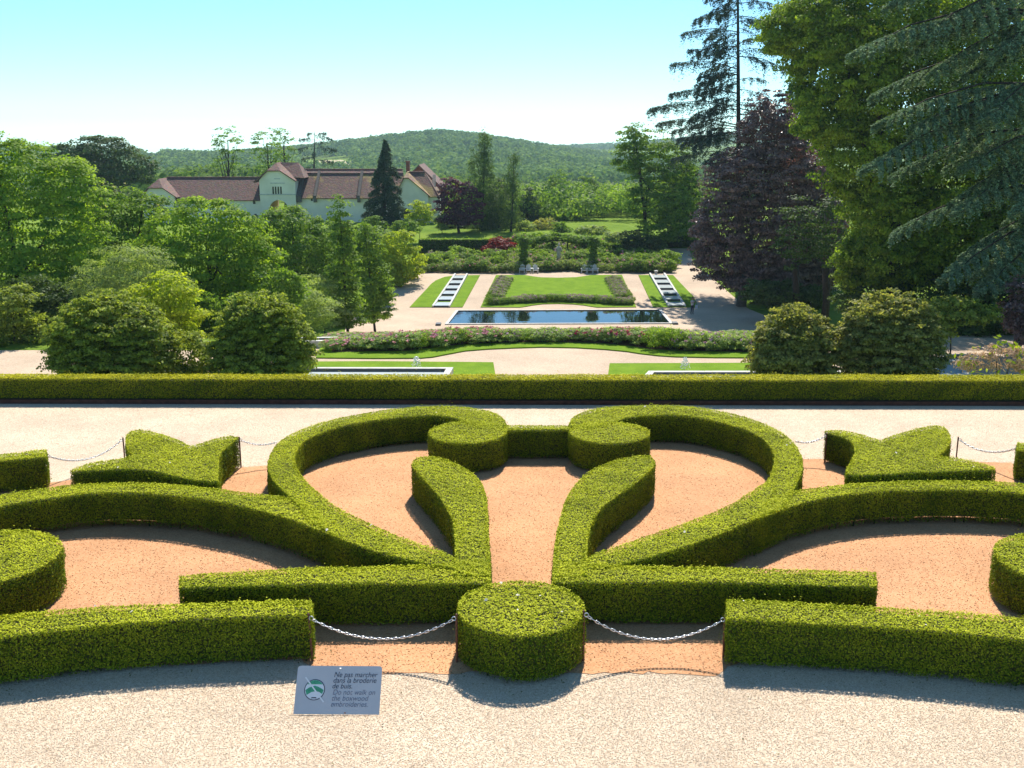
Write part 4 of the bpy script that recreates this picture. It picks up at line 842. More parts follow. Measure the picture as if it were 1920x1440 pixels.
lim = np.interp(px_, [0, 250, 420, 560, 640, 760, 900, 960, 1000, 1060, 1150, 1300], [315, 325, 300, 305, 330, 325, 320, 345, 350, 345, 352, 345]); zt = terrain(Xw, Yw)
Hw = np.clip((6 - (lim - 251) / 2110 * Yw) - zt, 3, 14) * rng.uniform(.55, 1.02, n)
kp = ~((px_ > 575) & (px_ < 660) & (Yw > 380)); Xw, Yw, Hw = Xw[kp], Yw[kp], Hw[kp]
wood('valley_wood', 'mixed green woodland in the valley between the house and the hill', Xw, Yw, Hw, rng.uniform(3.5, 6.5, len(Xw)) * np.clip(Hw / 8, .5, 1.1), M['f_forest_dark'], 110, 1.1, 3)
n = 760; Yw = rng.uniform(187, 300, n); Xw = (rng.uniform(850, 1340, n) - 960) / 2054 * Yw
wood('scrub', 'light green scrub and young trees beyond the upper lawn', Xw, Yw, rng.uniform(2.2, 6.5, n), rng.uniform(1.6, 3.4, n), M['f_mid'], 190, .5, 4)

# ------------------------------------------------------------------ beds of flowers and borders
def bush_proto(name, label, cat, group, r, h, leaf, m, flowers=(), seed=0, n=420, spiky=False):
    q = np.random.default_rng(seed); e = empty(name, (0, 0, 0), label, cat, group)
    bl = [(np.array([0, 0, h * .55]), np.array([r, r, h * .5]))]
    P_, N_, V_, C_ = crown(bl, leaf, r * .32, 1.1, seed, flat=1.0 if spiky else .7, inner=.25, hang=.2); P_ = P_[P_[:, 2] > .02]
    link('foliage', leaf_mesh(name, P_, N_[:len(P_)], leaf * q.uniform(.7, 1.3, len(P_)), .3 if spiky else .6, V_[:len(P_)]), m, e)
    mb = MB()
    for k in range(5): mb.tube([(0, 0, -.05), (math.cos(k * 1.3) * r * .3, math.sin(k * 1.3) * r * .3, h * .6)], [.02, .01], 5)
    mb.build('stems', M['twig'], e)
    for fm, cnt, fs in flowers:
        d = unit(q.normal(size=(cnt, 3))); d[:, 2] = np.abs(d[:, 2]) * .9 + .1; d = unit(d); c = bl[0][0] + d * bl[0][1] * 1.03
        pp = np.repeat(c, 9, 0) + q.normal(0, fs * .28, (cnt * 9, 3)); nn = np.repeat(d, 9, 0) + q.normal(0, .5, (cnt * 9, 3))
        link('blossoms', leaf_mesh('blossoms', pp, nn, fs * q.uniform(.6, 1, len(pp)), .9, np.clip(q.normal(.5, .25, len(pp)), 0, 1)), fm, e)
    return e
def scatter(protos, spots, zoff=.05, top=None, hgt=1.15):
    used = set()
    for i, (x, y, k, s) in enumerate(spots):
        o_ = protos[k] if k not in used else copy_tree(protos[k]); used.add(k)
        o_.location = (x, y, prof(y) + zoff); o_.rotation_euler = (0, 0, random.uniform(0, 6.28)); zs = s * random.uniform(.9, 1.12)
        if top is not None:
            zc = depth(y, prof(y)); ppx = 960 + FPX * x / zc; want = float(np.interp(ppx, top[0], top[1])); zs = min(1.15, max(.35, (W(ppx, want, y).z - prof(y) - zoff) / hgt)) * random.uniform(.82, 1.08)
        o_.scale = (s * random.uniform(.9, 1.15), s * random.uniform(.9, 1.15), zs)
    for k, p in enumerate(protos):
        if k not in used:
            for c in list(p.children): bpy.data.objects.remove(c)
            bpy.data.objects.remove(p)
GR = 'bushes of the long rose border'
rose = [bush_proto('rose_bush', 'pale pink flowering rose bush in the long border before the pool', 'rose bush', GR, .85, 1.15, .10, M['f_rose'], [(M['pink'], 30, .13)], 11),
        bush_proto('rose_bush', 'grey green rose bush with few mauve blooms in the long border', 'rose bush', GR, .85, 1.05, .095, M['f_rose'], [(M['mauve'], 22, .12)], 12),
        bush_proto('flowering_shrub', 'feathery bright green clump without blooms in the long border', 'shrub', GR, .8, 1.2, .15, M['f_bright'], [], 13, spiky=True),
        bush_proto('rose_bush', 'rose bush with deep magenta blooms in the long border', 'rose bush', GR, .8, 1.1, .10, M['f_rose'], [(M['magenta'], 8, .2), (M['pink'], 12, .12)], 14)]
sp = []
front_line = [(640, 660), (700, 660), (760, 659), (800, 654), (840, 649), (890, 646), (940, 644), (990, 643), (1040, 642.5), (1090, 643), (1140, 645.5), (1190, 651), (1230, 657), (1280, 659), (1330, 660), (1380, 661), (1425, 661)]
kinds = [0, 1, 0, 0, 2, 0, 1, 2, 1, 3, 2, 3, 2, 1, 1, 2, 3]
for i, (px, py) in enumerate(front_line):
    x, y = GT(px, py)
    for j in range(6):
        yy = y + .35 + j * 1.0 + random.uniform(-.2, .2)
        if yy > 63.2: break
        sp.append((x * (yy / y) + random.uniform(-.35, .35), yy, kinds[i] if random.random() < .55 else random.choice([0, 1, 0, 2, 3, 1]), random.uniform(.85, 1.12)))
        sp.append((x * (yy / y) + .8 + random.uniform(-.3, .3), yy + random.uniform(-.3, .3), kinds[i] if random.random() < .5 else random.choice([0, 1, 2, 1]), random.uniform(.75, 1.0)))
scatter(rose, sp, .09, ([600, 650, 760, 860, 1000, 1240, 1300, 1420], [640, 631, 623, 615, 614, 614, 622, 624]), 1.2)
GU = 'flower clumps edging the far lawn'
bed = [bush_proto('flower_clump', 'low clump of mauve flowers in the bed edging the far lawn', 'flowers', GU, .62, .8, .10, M['f_rose'], [(M['mauve'], 30, .11)], 21),
       bush_proto('flower_clump', 'leafy green clump in the bed edging the far lawn', 'flowers', GU, .65, .85, .12, M['f_mid'], [], 22, spiky=True)]
sp = []
for px in np.linspace(918, 1180, 27):
    d = abs(px - 1048) / 130; x, y = GT(px, 567 + 5.5 * min(1, d ** 2 * 1.4)); sp.append((x, y + .2, 1 if random.random() < .4 else 0, random.uniform(.7, .95))); sp.append((x + .3, y + 1.0, 1 if random.random() < .35 else 0, random.uniform(.6, .85)))
for py in np.linspace(561, 529, 8):
    for x0, x1 in ((917, 936), (1180, 1160)):
        x, y = GT(x0 + (x1 - x0) * (561 - py) / 32, py); k = 1 if py > 552 else 0; sg = 1 if x0 < 1000 else -1; sp.append((x, y, k, .62)); sp.append((x + sg * .65, y + .6, 0, .66)); sp.append((x + sg * 1.3, y + .2, 0, .6)); sp.append((x + sg * .3, y + 1.4, 0, .55))
scatter(bed, sp, .09)
GB = 'low shrubs of the border behind the far lawn'
brd = [bush_proto('border_shrub', 'low grey leaved shrub in the border behind the far lawn', 'shrub', GB, .95, 1.2, .15, M['f_grey'], [(M['mauve'], 7, .12)], 31),
       bush_proto('border_shrub', 'low green shrub with pink blooms in the border behind the far lawn', 'shrub', GB, 1.0, 1.3, .16, M['f_mid'], [(M['pink'], 9, .13)], 32),
       bush_proto('border_shrub', 'low fresh green shrub in the border behind the far lawn', 'shrub', GB, 1.0, 1.5, .17, M['f_bright'], [], 33)]
sp = []
for row, (ya, dz) in enumerate(((129.2, 0), (131.5, 0), (134.2, 0), (137.5, 0), (143, 1), (146.5, 1))):
    for px in np.arange(800, 1262, 15) if not dz else np.arange(985, 1125, 12):
        arc = 1.6 * math.exp(-((px - 1047) / 45) ** 2) if row == 0 else 0
        yy = ya + arc + random.uniform(-.4, .4); x = (px + random.uniform(-5, 5) - 960) / FPX * depth(yy, -10.4)
        if row < 3 and any(abs(px - c) < 9 for c in (982, 1112)): continue
        if row >= 1 and abs(px - 1047) < 8: continue
        k = (0 if random.random() < .7 else 1) if row == 0 else random.choice([0, 1, 2]); k = 1 if px > 1165 and random.random() < .75 else k
        sp.append((x, yy, k, random.uniform(.75, 1.1) * (1 + (.12 if row < 4 else .16) * row)))
scatter(brd, sp, .05)

# clipped hedges of the upper garden, ivy columns and pergola
def block_hedge(label, x0, x1, yt, yb, Y, thick=1.2, m='f_dark'):
    a, b = W(x0, yb, Y), W(x1, yb, Y); h = W(x0, yt, Y).z - prof(Y)
    o_ = hedge('clipped_hedge', [(a.x, Y), (b.x, Y), (b.x, Y + thick), (a.x, Y + thick)], h, M[m], dens=95, leaf=.24, gap=.05, seed=int(x0), rag=.05, core_drop=.12, z0=prof(Y)); return tag(o_, label, 'hedge')
block_hedge('tall dark clipped hedge below the upper lawn, left of the red maple', 786, 972, 449, 480, 146, 1.6, 'f_mid')
block_hedge('square clipped hedge right of the right ivy column', 1126, 1164, 459, 482, 143, 1.5, 'f_mid')
block_hedge('dark clipped hedge closing the end of the right path', 1238, 1306, 440, 468, 153, 1.6)
def ivy_column(px, lab):
    Y = 130.6; b, t = W(px, 505, Y), W(px, 446, Y); z0 = prof(Y); h = t.z - z0; e = empty('ivy_column', (b.x, Y, z0), lab, 'column', 'ivy columns flanking the statue')
    bl = [(np.array([b.x, Y, z0 + h * f]), np.array([.52, .52, h * .16])) for f in (.12, .32, .52, .72)] + [(np.array([b.x, Y, z0 + h * .93]), np.array([.75, .7, h * .12]))]
    P_, N_, V_, C_ = crown(bl, .2, .32, 1.3, 41, flat=1); link('ivy', leaf_mesh('ivy', P_, N_, .2 * rng.uniform(.7, 1.3, len(P_)), .7, V_), M['f_mid'], e)
    mb = MB(); mb.box((b.x, Y, z0 + h * .48), (.3, .3, h * .96)); mb.build('pillar', M['stone'], e)
ivy_column(982, 'left of two tall ivy covered columns behind the white chairs'); ivy_column(1112, 'right of two tall ivy covered columns behind the white chairs')
def pergola():
    Y = 140; z0 = prof(Y); e = empty('vine_pergola', (W(1047, 480, Y).x, Y, z0), 'vine covered pergola behind the statue between the ivy columns', 'pergola'); bl = []
    for px, py in ((995, 452), (1010, 450), (1025, 447), (1042, 444), (1060, 446), (1075, 450), (1090, 452), (1104, 451)): bl.append(blob(px, py, 12, 6.5, Y, 1.3))
    for px in (1001, 1036, 1092): bl.append(blob(px, 468, 4.5, 16, Y))
    P_, N_, V_, C_ = crown(bl, .26, .5, 1.1, 42); link('vine', leaf_mesh('vine', P_, N_, .26 * rng.uniform(.7, 1.3, len(P_)), .7, V_), M['f_mid'], e)
    for px in (1001, 1036, 1064, 1092):
        p = W(px, 452, Y); mb = MB(); mb.box((p.x, Y, (p.z + z0) / 2), (.16, .16, p.z - z0)); mb.build('post', M['bark'], e)
    a, b = W(988, 452, Y), W(1108, 452, Y); mb = MB(); mb.box(((a.x + b.x) / 2, Y, a.z + .06), (b.x - a.x, .14, .12)); mb.build('beam', M['bark'], e)
pergola()

# ------------------------------------------------------------------ pools, cascades, fountains
def quad_prism(mb, q, z0, z1): mb.add([(x, y, z1) for x, y in q] + [(x, y, z0) for x, y in q], [(0, 1, 2, 3), (7, 6, 5, 4)] + [((i + 1) % 4, i, i + 4, (i + 1) % 4 + 4) for i in range(4)])
def pool(name, label, q, z, rim, m, depth_=.12, group=None):
    """q: four corners (x, y) in order; a stone rim round a sheet of water lying a little lower"""
    c = (sum(p[0] for p in q) / 4, sum(p[1] for p in q) / 4); e = empty(name, (c[0], c[1], z), label, 'pool', group)
    q = [Vector((p[0], p[1], 0)) for p in q]
    if (q[1] - q[0]).cross(q[2] - q[0]).z < 0: q = q[::-1]
    n_ = [(q[(i + 1) % 4] - q[i]).normalized() for i in range(4)]; inn = []
    for i in range(4):
        a, b = n_[i - 1], n_[i]; na, nb = Vector((-a.y, a.x, 0)), Vector((-b.y, b.x, 0)); inn.append(q[i] + (na + nb) * (rim / max(.3, 1 + na.dot(nb))))
    mb = MB()
    for i in range(4):
        j = (i + 1) % 4; quad_prism(mb, [q[i].xy, q[j].xy, inn[j].xy, inn[i].xy], z - .5, z + .12)
    mb.build('rim', M['stone'], e)
    mb = MB(); mb.add([(p.x, p.y, z + .12 - depth_) for p in inn], [(0, 1, 2, 3)]); mb.build('water', m, e)
    mb = MB()
    for i in range(4):
        j = (i + 1) % 4; a, b = inn[i], inn[j]; s_ = Vector((-(b - a).y, (b - a).x, 0)).normalized() * .012
        quad_prism(mb, [a.xy, b.xy, (b + s_).xy, (a + s_).xy], z - .4, z + .115)
    mb.build('lining', M['slate'], e)
    return e
ZL = -11.5
pool('reflecting_pool', 'wide dark reflecting pool mirroring the sky in front of the far lawn', [G(834, 607.5, ZL + .1), G(1262, 606, ZL + .1), G(1239.5, 580, ZL + .1), G(855, 581.5, ZL + .1)], ZL, .28, M['water'], .07)
for px, lab in ((822, 'small grey slab on the gravel at the left corner of the pool'), (1265.5, 'small grey slab on the gravel at the right corner of the pool')):
    x, y = G(px, 609.5 if px < 1000 else 607.5, ZL); mb = MB(); mb.box((x, y, ZL + .09), (.5, .95, .14)); mb.box((x, y, ZL + .175), (.42, .85, .03)); tag(mb.build('stone_slab', M['slate']), lab, 'slab')
ZM = -6.0
def fpool(q, lab): return pool('fountain_basin', lab, [G(x, y, ZM + .42) for x, y in q], ZM + .30, .32, M['water_pale'], .16, 'basins of the fountain terrace')
fpool([(430, 720), (832, 720), (850, 688.5), (440, 688)], 'long fountain basin on the left, just above the hedge')
fpool([(1192, 722), (1600, 722), (1580, 695), (1216, 695)], 'long fountain basin on the right, just above the hedge')
fpool([(500, 640.5), (628, 639), (652, 630.5), (540, 633)], 'narrow strip of water behind the left end of the rose border')
fpool([(1735, 712), (1812, 712), (1830, 664), (1765, 663)], 'rippling stretch of water beside the right round bush')
def fountain(px, py, Y, s, lab):
    c = W(px, py, Y); r = np.random.default_rng(int(px)); P_ = []
    for k in range(260):
        t = r.random(); a = r.uniform(0, 6.28); u = r.uniform(.6, 1.0)
        rad = (.36 * t ** .75) * u; z = (.72 * u + .12) - (t ** 2.2) * .84 * u if t > .1 else r.random() * .8
        P_.append((rad * math.cos(a), rad * math.sin(a), max(0, z)))
    P_ = np.array(P_) * s; P_[:, :2] += r.normal(0, .015 * s, (len(P_), 2)); P_ += np.array([c.x, Y, ZM + .12])
    n_ = len(P_); rr_ = s * .022 * r.uniform(.5, 1.5, (n_, 1, 1)); V = P_[:, None] + OCT[None] * rr_ * np.array([1, 1, 1.5]); F = (np.arange(n_)[:, None, None] * 6 + OF[None]).reshape(-1, 3)
    o_ = link('fountain_jet', raw_mesh('fountain_jet', V.reshape(-1, 3), F, smooth_=True), M['spray']); tag(o_, lab, 'fountain', 'bubbling fountain jets')
fountain(781, 694, GT(781, 696)[1], .82, 'bubbling white water jet in the left fountain basin')
fountain(1284, 694, GT(1284, 697)[1], .78, 'bubbling white water jet in the right fountain basin')
def cascade(bl, br, tl, tr, lab):
    A, B, C_, D = [Vector((*GT(*p), 0)) for p in (bl, br, tl, tr)]
    e = empty('water_stairs', (A.x, A.y, prof(A.y)), lab, 'cascade', 'water stairs beside the far lawn'); n = 6; zb, zt = prof(A.y) + .10, prof(C_.y) + .22
    for k in range(n):
        f0, f1 = k / n, (k + 1) / n; a, b, c, d = A.lerp(C_, f0), B.lerp(D, f0), A.lerp(C_, f1), B.lerp(D, f1); z = zb + (zt - zb) * (k + .6) / n
        u = (b - a).normalized() * .18
        mb = MB(); quad_prism(mb, [(a + u).xy, (b - u).xy, (d - u).xy, (c + u).xy], z - .5, z); st = mb.build('step', M['slate'], e)
        g = .10 * (c - a) ; mb = MB(); mb.add([(p.x, p.y, z + .012) for p in (a + u * 1.15 + g * .2, b - u * 1.15 + g * .2, d - u * 1.15 - g * 1.9, c + u * 1.15 - g * 1.9)], [(0, 1, 2, 3)]); w_ = mb.build('water_sheet', M['water_pale'], e)
    for p, q in ((A, C_), (B, D)):
        u = (B - A).normalized() * .2 * (1 if p is A else -1); mb = MB()
        for k in range(n):
            f0, f1 = k / n, (k + 1) / n; a, c = p.lerp(q, f0), p.lerp(q, f1)
            z1, z2 = zb + .14 + (zt - zb) * f0, zb + .14 + (zt - zb) * f1
            mb.add([(a.x, a.y, z1), ((a + u).x, a.y, z1), ((c + u).x, c.y, z2), (c.x, c.y, z2), (a.x, a.y, z1 - .6), ((a + u).x, a.y, z1 - .6), ((c + u).x, c.y, z2 - .6), (c.x, c.y, z2 - .6)],
                   [(0, 1, 2, 3), (0, 4, 5, 1), (1, 5, 6, 2), (3, 2, 6, 7), (0, 3, 7, 4)])
        mb.build('side_wall', M['stone'], e)
cascade((810, 577), (844, 577), (852, 518), (877.5, 518), 'stepped water channel left of the far lawn')
cascade((1252, 576.5), (1286, 576.5), (1217, 517), (1247, 517), 'stepped water channel right of the far lawn')
mb = MB(); p = Vector((*GT(1230, 515.5), 0)); mb.lathe((p.x, p.y, prof(p.y)), [(.18, 0), (.14, .3), (.22, .36), (.26, .5), (.12, .56)], 12); tag(mb.build('stone_urn', M['stone']), 'little white stone urn at the head of the right water stairs', 'urn')

# statue
def statue():
    Y = 133.5; b = W(1047.5, 500, Y); z0 = prof(Y); e = empty('stone_statue', (b.x, Y, z0), 'weathered stone statue of a draped figure on a pedestal', 'statue')
    mb = MB(); mb.box((b.x, Y, z0 + .55), (.62, .62, 1.1)); mb.box((b.x, Y, z0 + 1.14), (.78, .78, .08)); mb.box((b.x, Y, z0 + .06), (.76, .76, .12)); mb.build('pedestal', M['statue'], e)
    z1 = z0 + 1.18; pr = [(.26, 0), (.30, .1), (.25, .5), (.22, .9), (.25, 1.15), (.29, 1.38), (.24, 1.5), (.10, 1.56), (.085, 1.62), (.125, 1.70), (.13, 1.80), (.08, 1.9), (.02, 1.93)]
    mb = MB(); mb.lathe((b.x, Y, z1), pr, 14); mb.tube([(b.x + .27, Y, z1 + 1.42), (b.x + .33, Y - .05, z1 + 1.12), (b.x + .12, Y - .28, z1 + 1.0)], [.085, .07, .05], 7); mb.tube([(b.x - .27, Y, z1 + 1.42), (b.x - .34, Y - .03, z1 + 1.1), (b.x - .28, Y - .12, z1 + .8)], [.085, .07, .05], 7)
    o_ = mb.build('figure', M['statue'], e, True)
statue()

# white garden armchairs
def chair():
    e = empty('garden_chair', (0, 0, 0), 'x', 'chair', 'white wooden armchairs facing the lawn')
    def pt(name, *boxes):
        mb = MB()
        for b in boxes: mb.box(*b)
        mb.build(name, M['white_wood'], e)
    pt('seat', *[((0, -.1 + .1 * k, .36 - .03 * k), (.56, .085, .025)) for k in range(5)])
    pt('backrest', *[((-.22 + .11 * k, .34, .68 - abs(k - 2) * .035), (.09, .025, .78 - abs(k - 2) * .07), 0, -.28) for k in range(5)], ((0, .33, .55), (.56, .03, .06)))
    for s in (-1, 1):
        pt('armrest', ((s * .33, .0, .58), (.12, .72, .03))); pt('leg', ((s * .29, -.27, .285), (.05, .1, .57))); pt('leg', ((s * .29, .25, .285), (.05, .1, .57)))
    return e
ch = chair()
for i, (px, lab) in enumerate(((979, 'white armchair at the left end, in front of the left ivy column'), (991, 'white armchair in the middle of the left trio, right of the left ivy column'), (1004, 'white armchair of the left trio standing nearest the statue'),
        (1095, 'white armchair of the right trio standing nearest the statue'), (1106, 'white armchair in the middle of the right trio, at the right ivy column'), (1116, 'white armchair at the right end of the right trio'))):
    o_ = ch if i == 0 else copy_tree(ch); x, y = GT(px, 512.5); o_.location = (x, y, prof(y) + .03); o_['label'] = lab; o_.rotation_euler = (0, 0, R((i % 3 - 1) * 6))

# ------------------------------------------------------------------ people
def person(px, py, hgt, face, label, top, legs, skin, hair, pose='phone', bag=None):
    x, y = GT(px, py); z = prof(y) + .025; s = hgt / 1.7
    me = bpy.data.meshes.new('person'); J = {'pel': (0, 0, .92, .14), 'wai': (0, .0, 1.08, .125), 'che': (0, .0, 1.28, .15), 'nec': (0, -.01, 1.45, .055), 'hed': (0, -.03, 1.55, .085), 'hd2': (0, -.03, 1.63, .082), 'hd3': (0, -.02, 1.69, .05),
        'lh': (.09, 0, .88, .095), 'lk': (.10, -.02, .48, .062), 'la': (.10, .02, .09, .042), 'lf': (.11, -.12, .035, .035), 'rh': (-.09, 0, .88, .095), 'rk': (-.11, -.03, .48, .062), 'ra': (-.12, .04, .09, .042), 'rf': (-.13, -.1, .035, .035),
        'ls': (.17, 0, 1.38, .06), 'rs': (-.17, 0, 1.38, .06)}
    if pose == 'phone': J.update({'le': (.24, -.08, 1.14, .045), 'lw': (.10, -.28, 1.26, .032), 're': (-.24, -.08, 1.14, .045), 'rw': (-.06, -.30, 1.28, .032)})
    else: J.update({'le': (.24, .02, 1.12, .045), 'lw': (.25, -.06, .88, .032), 're': (-.24, .02, 1.12, .045), 'rw': (-.25, -.06, .88, .032)})
    ks = list(J); ed = [('pel', 'wai'), ('wai', 'che'), ('che', 'nec'), ('nec', 'hed'), ('hed', 'hd2'), ('hd2', 'hd3'), ('pel', 'lh'), ('lh', 'lk'), ('lk', 'la'), ('la', 'lf'), ('pel', 'rh'), ('rh', 'rk'), ('rk', 'ra'), ('ra', 'rf'), ('che', 'ls'), ('ls', 'le'), ('le', 'lw'), ('che', 'rs'), ('rs', 're'), ('re', 'rw')]
    # hands with five short fingers
    for sd_, w in ((1, 'lw'), (-1, 'rw')):
        e_ = Vector(J['le' if sd_ > 0 else 're'][:3]); w_ = Vector(J[w][:3]); d = (w_ - e_).normalized(); sd2 = d.cross(Vector((0, 0, 1))).normalized(); hn = w + 'h'; pm = w_ + d * .06; J[hn] = (*pm, .03); ks.append(hn); ed.append((w, hn))
        for f_ in range(5):
            off = sd2 * ((f_ - 1.5) * .018) if f_ < 4 else sd2 * -.045 * 1; tipp = pm + d * (.075 - abs(f_ - 1.5) * .008 if f_ < 4 else .02) + off + Vector((0, 0, -.012)); fn = w + str(f_); J[fn] = (*tipp, .009); ks.append(fn); ed.append((hn, fn))
    me.from_pydata([J[k][:3] for k in ks], [(ks.index(a), ks.index(b)) for a, b in ed], [])
    ob = bpy.data.objects.new('tmp', me); COL.objects.link(ob); sk_ = ob.modifiers.new('s', 'SKIN'); ob.modifiers.new('d', 'SUBSURF').levels = 1
    for i, k in enumerate(ks):
        v = me.skin_vertices[0].data[i]; v.radius = (J[k][3], J[k][3] * (.78 if k in ('che', 'wai', 'pel') else 1)); v.use_root = (k == 'pel')
    dg = bpy.context.evaluated_depsgraph_get(); dg.update(); bd = bpy.data.meshes.new_from_object(ob.evaluated_get(dg)); bpy.data.objects.remove(ob)
    bd.materials.clear()
    for m_ in (skin, top, legs, M['slate']): bd.materials.append(m_)
    for p in bd.polygons:
        c = p.center; p.use_smooth = True
        p.material_index = 3 if c.z < .075 else 2 if c.z < .96 and abs(c.x) < .2 else 0 if c.z > 1.43 else 1 if (abs(c.x) < .23 and c.y > -.17) or c.z > 1.25 and c.y > -.12 else 0
    o_ = bpy.data.objects.new('person', bd); COL.objects.link(o_); o_.location = (x, y, z); o_.rotation_euler = (0, 0, face); o_.scale = (s, s, s); tag(o_, label, 'person')
    def child(name, mb, m_):
        c = mb.build(name, m_); c.parent = o_; c.location = (0, 0, 0); return c
    hb = MB(); hb.lathe((0, -.012, 1.5), [(.05, 0), (.088, .05), (.098, .12), (.09, .19), (.05, .235), (.01, .245)], 12)
    hair_o = child('hair', hb, hair); 
    for v in hair_o.data.vertices:
        if v.co.y < -.06: v.co.y = -.06
    fb = MB(); fb.box((0, -.125, 1.585), (.022, .035, .035)); child('nose', fb, skin)
    for s_ in (-1, 1):
        fb = MB(); fb.box((s_ * .032, -.108, 1.615), (.022, .012, .011)); child('eye', fb, M['slate'])
        fb = MB(); fb.box((s_ * .088, -.02, 1.59), (.018, .035, .055)); child('ear', fb, skin)
    fb = MB(); fb.box((0, -.108, 1.545), (.045, .012, .012)); child('mouth', fb, M['lips'])
    return o_, Vector((x, y, z)), s
M['skin'] = plain('skin', (.50, .30, .21), .6, .05, 3); M['lips'] = plain('lips', (.35, .10, .09), .6, .05, 3)
M['shirt'] = plain('pale shirt', (.62, .60, .66), .8, .1, 12); M['trousers'] = plain('navy trousers', (.03, .035, .06), .8, .2, 12)
M['hair'] = plain('dark hair', (.03, .022, .016), .6, .3, 30); M['white_cloth'] = plain('white cloth', (.74, .75, .78), .8, .08, 12); M['light_blue'] = plain('pale blue cloth', (.42, .52, .66), .8, .1, 12)
w_, wp, s_ = person(1297.5, 590, 1.7, R(28), 'person in pale shirt and dark trousers standing on the gravel by the pool', M['shirt'], M['trousers'], M['skin'], M['hair'])
mb = MB(); mb.box((wp.x + .13 + .02, wp.y - .30, wp.z + 1.27), (.08, .015, .15), R(28)); tag(mb.build('phone', M['slate']), 'small dark phone held up by the standing person', 'phone')
mb = MB(); mb.box((wp.x + .42, wp.y + .02, wp.z + .78), (.30, .10, .36)); mb.tube([(wp.x + .32, wp.y, wp.z + .95), (wp.x + .34, wp.y - .0, wp.z + 1.2), (wp.x + .5, wp.y + .02, wp.z + .95)], .012, 5); tag(mb.build('shoulder_bag', M['light_blue']), 'blue bag hanging at the side of the standing person', 'bag')
person(1318, 507, 1.75, R(-20), 'person in white top under the fringe of the copper beech', M['white_cloth'], M['light_blue'], M['skin'], M['hair'], 'stand')
person(1519, 590, 1.72, R(15), 'person dressed in white between the dark trunks on the right', M['white_cloth'], M['white_cloth'], M['skin'], M['hair'], 'stand')

# ------------------------------------------------------------------ air
def haze():
    m = bpy.data.materials.new('haze'); m.use_nodes = True; nt = m.node_tree; nt.nodes.clear(); out = nt.nodes.new('ShaderNodeOutputMaterial')
    v = nt.nodes.new('ShaderNodeVolumePrincipled'); v.inputs['Color'].default_value = (.62, .84, 1, 1); v.inputs['Density'].default_value = .00013; v.inputs['Anisotropy'].default_value = .3
    nt.links.new(v.outputs[0], out.inputs['Volume']); mb = MB(); mb.box((0, 1350, 2), (7000, 2900, 96)); tag(mb.build('haze', m), 'thin blue haze in the air over the garden and hills', 'haze', kind='stuff')
haze()

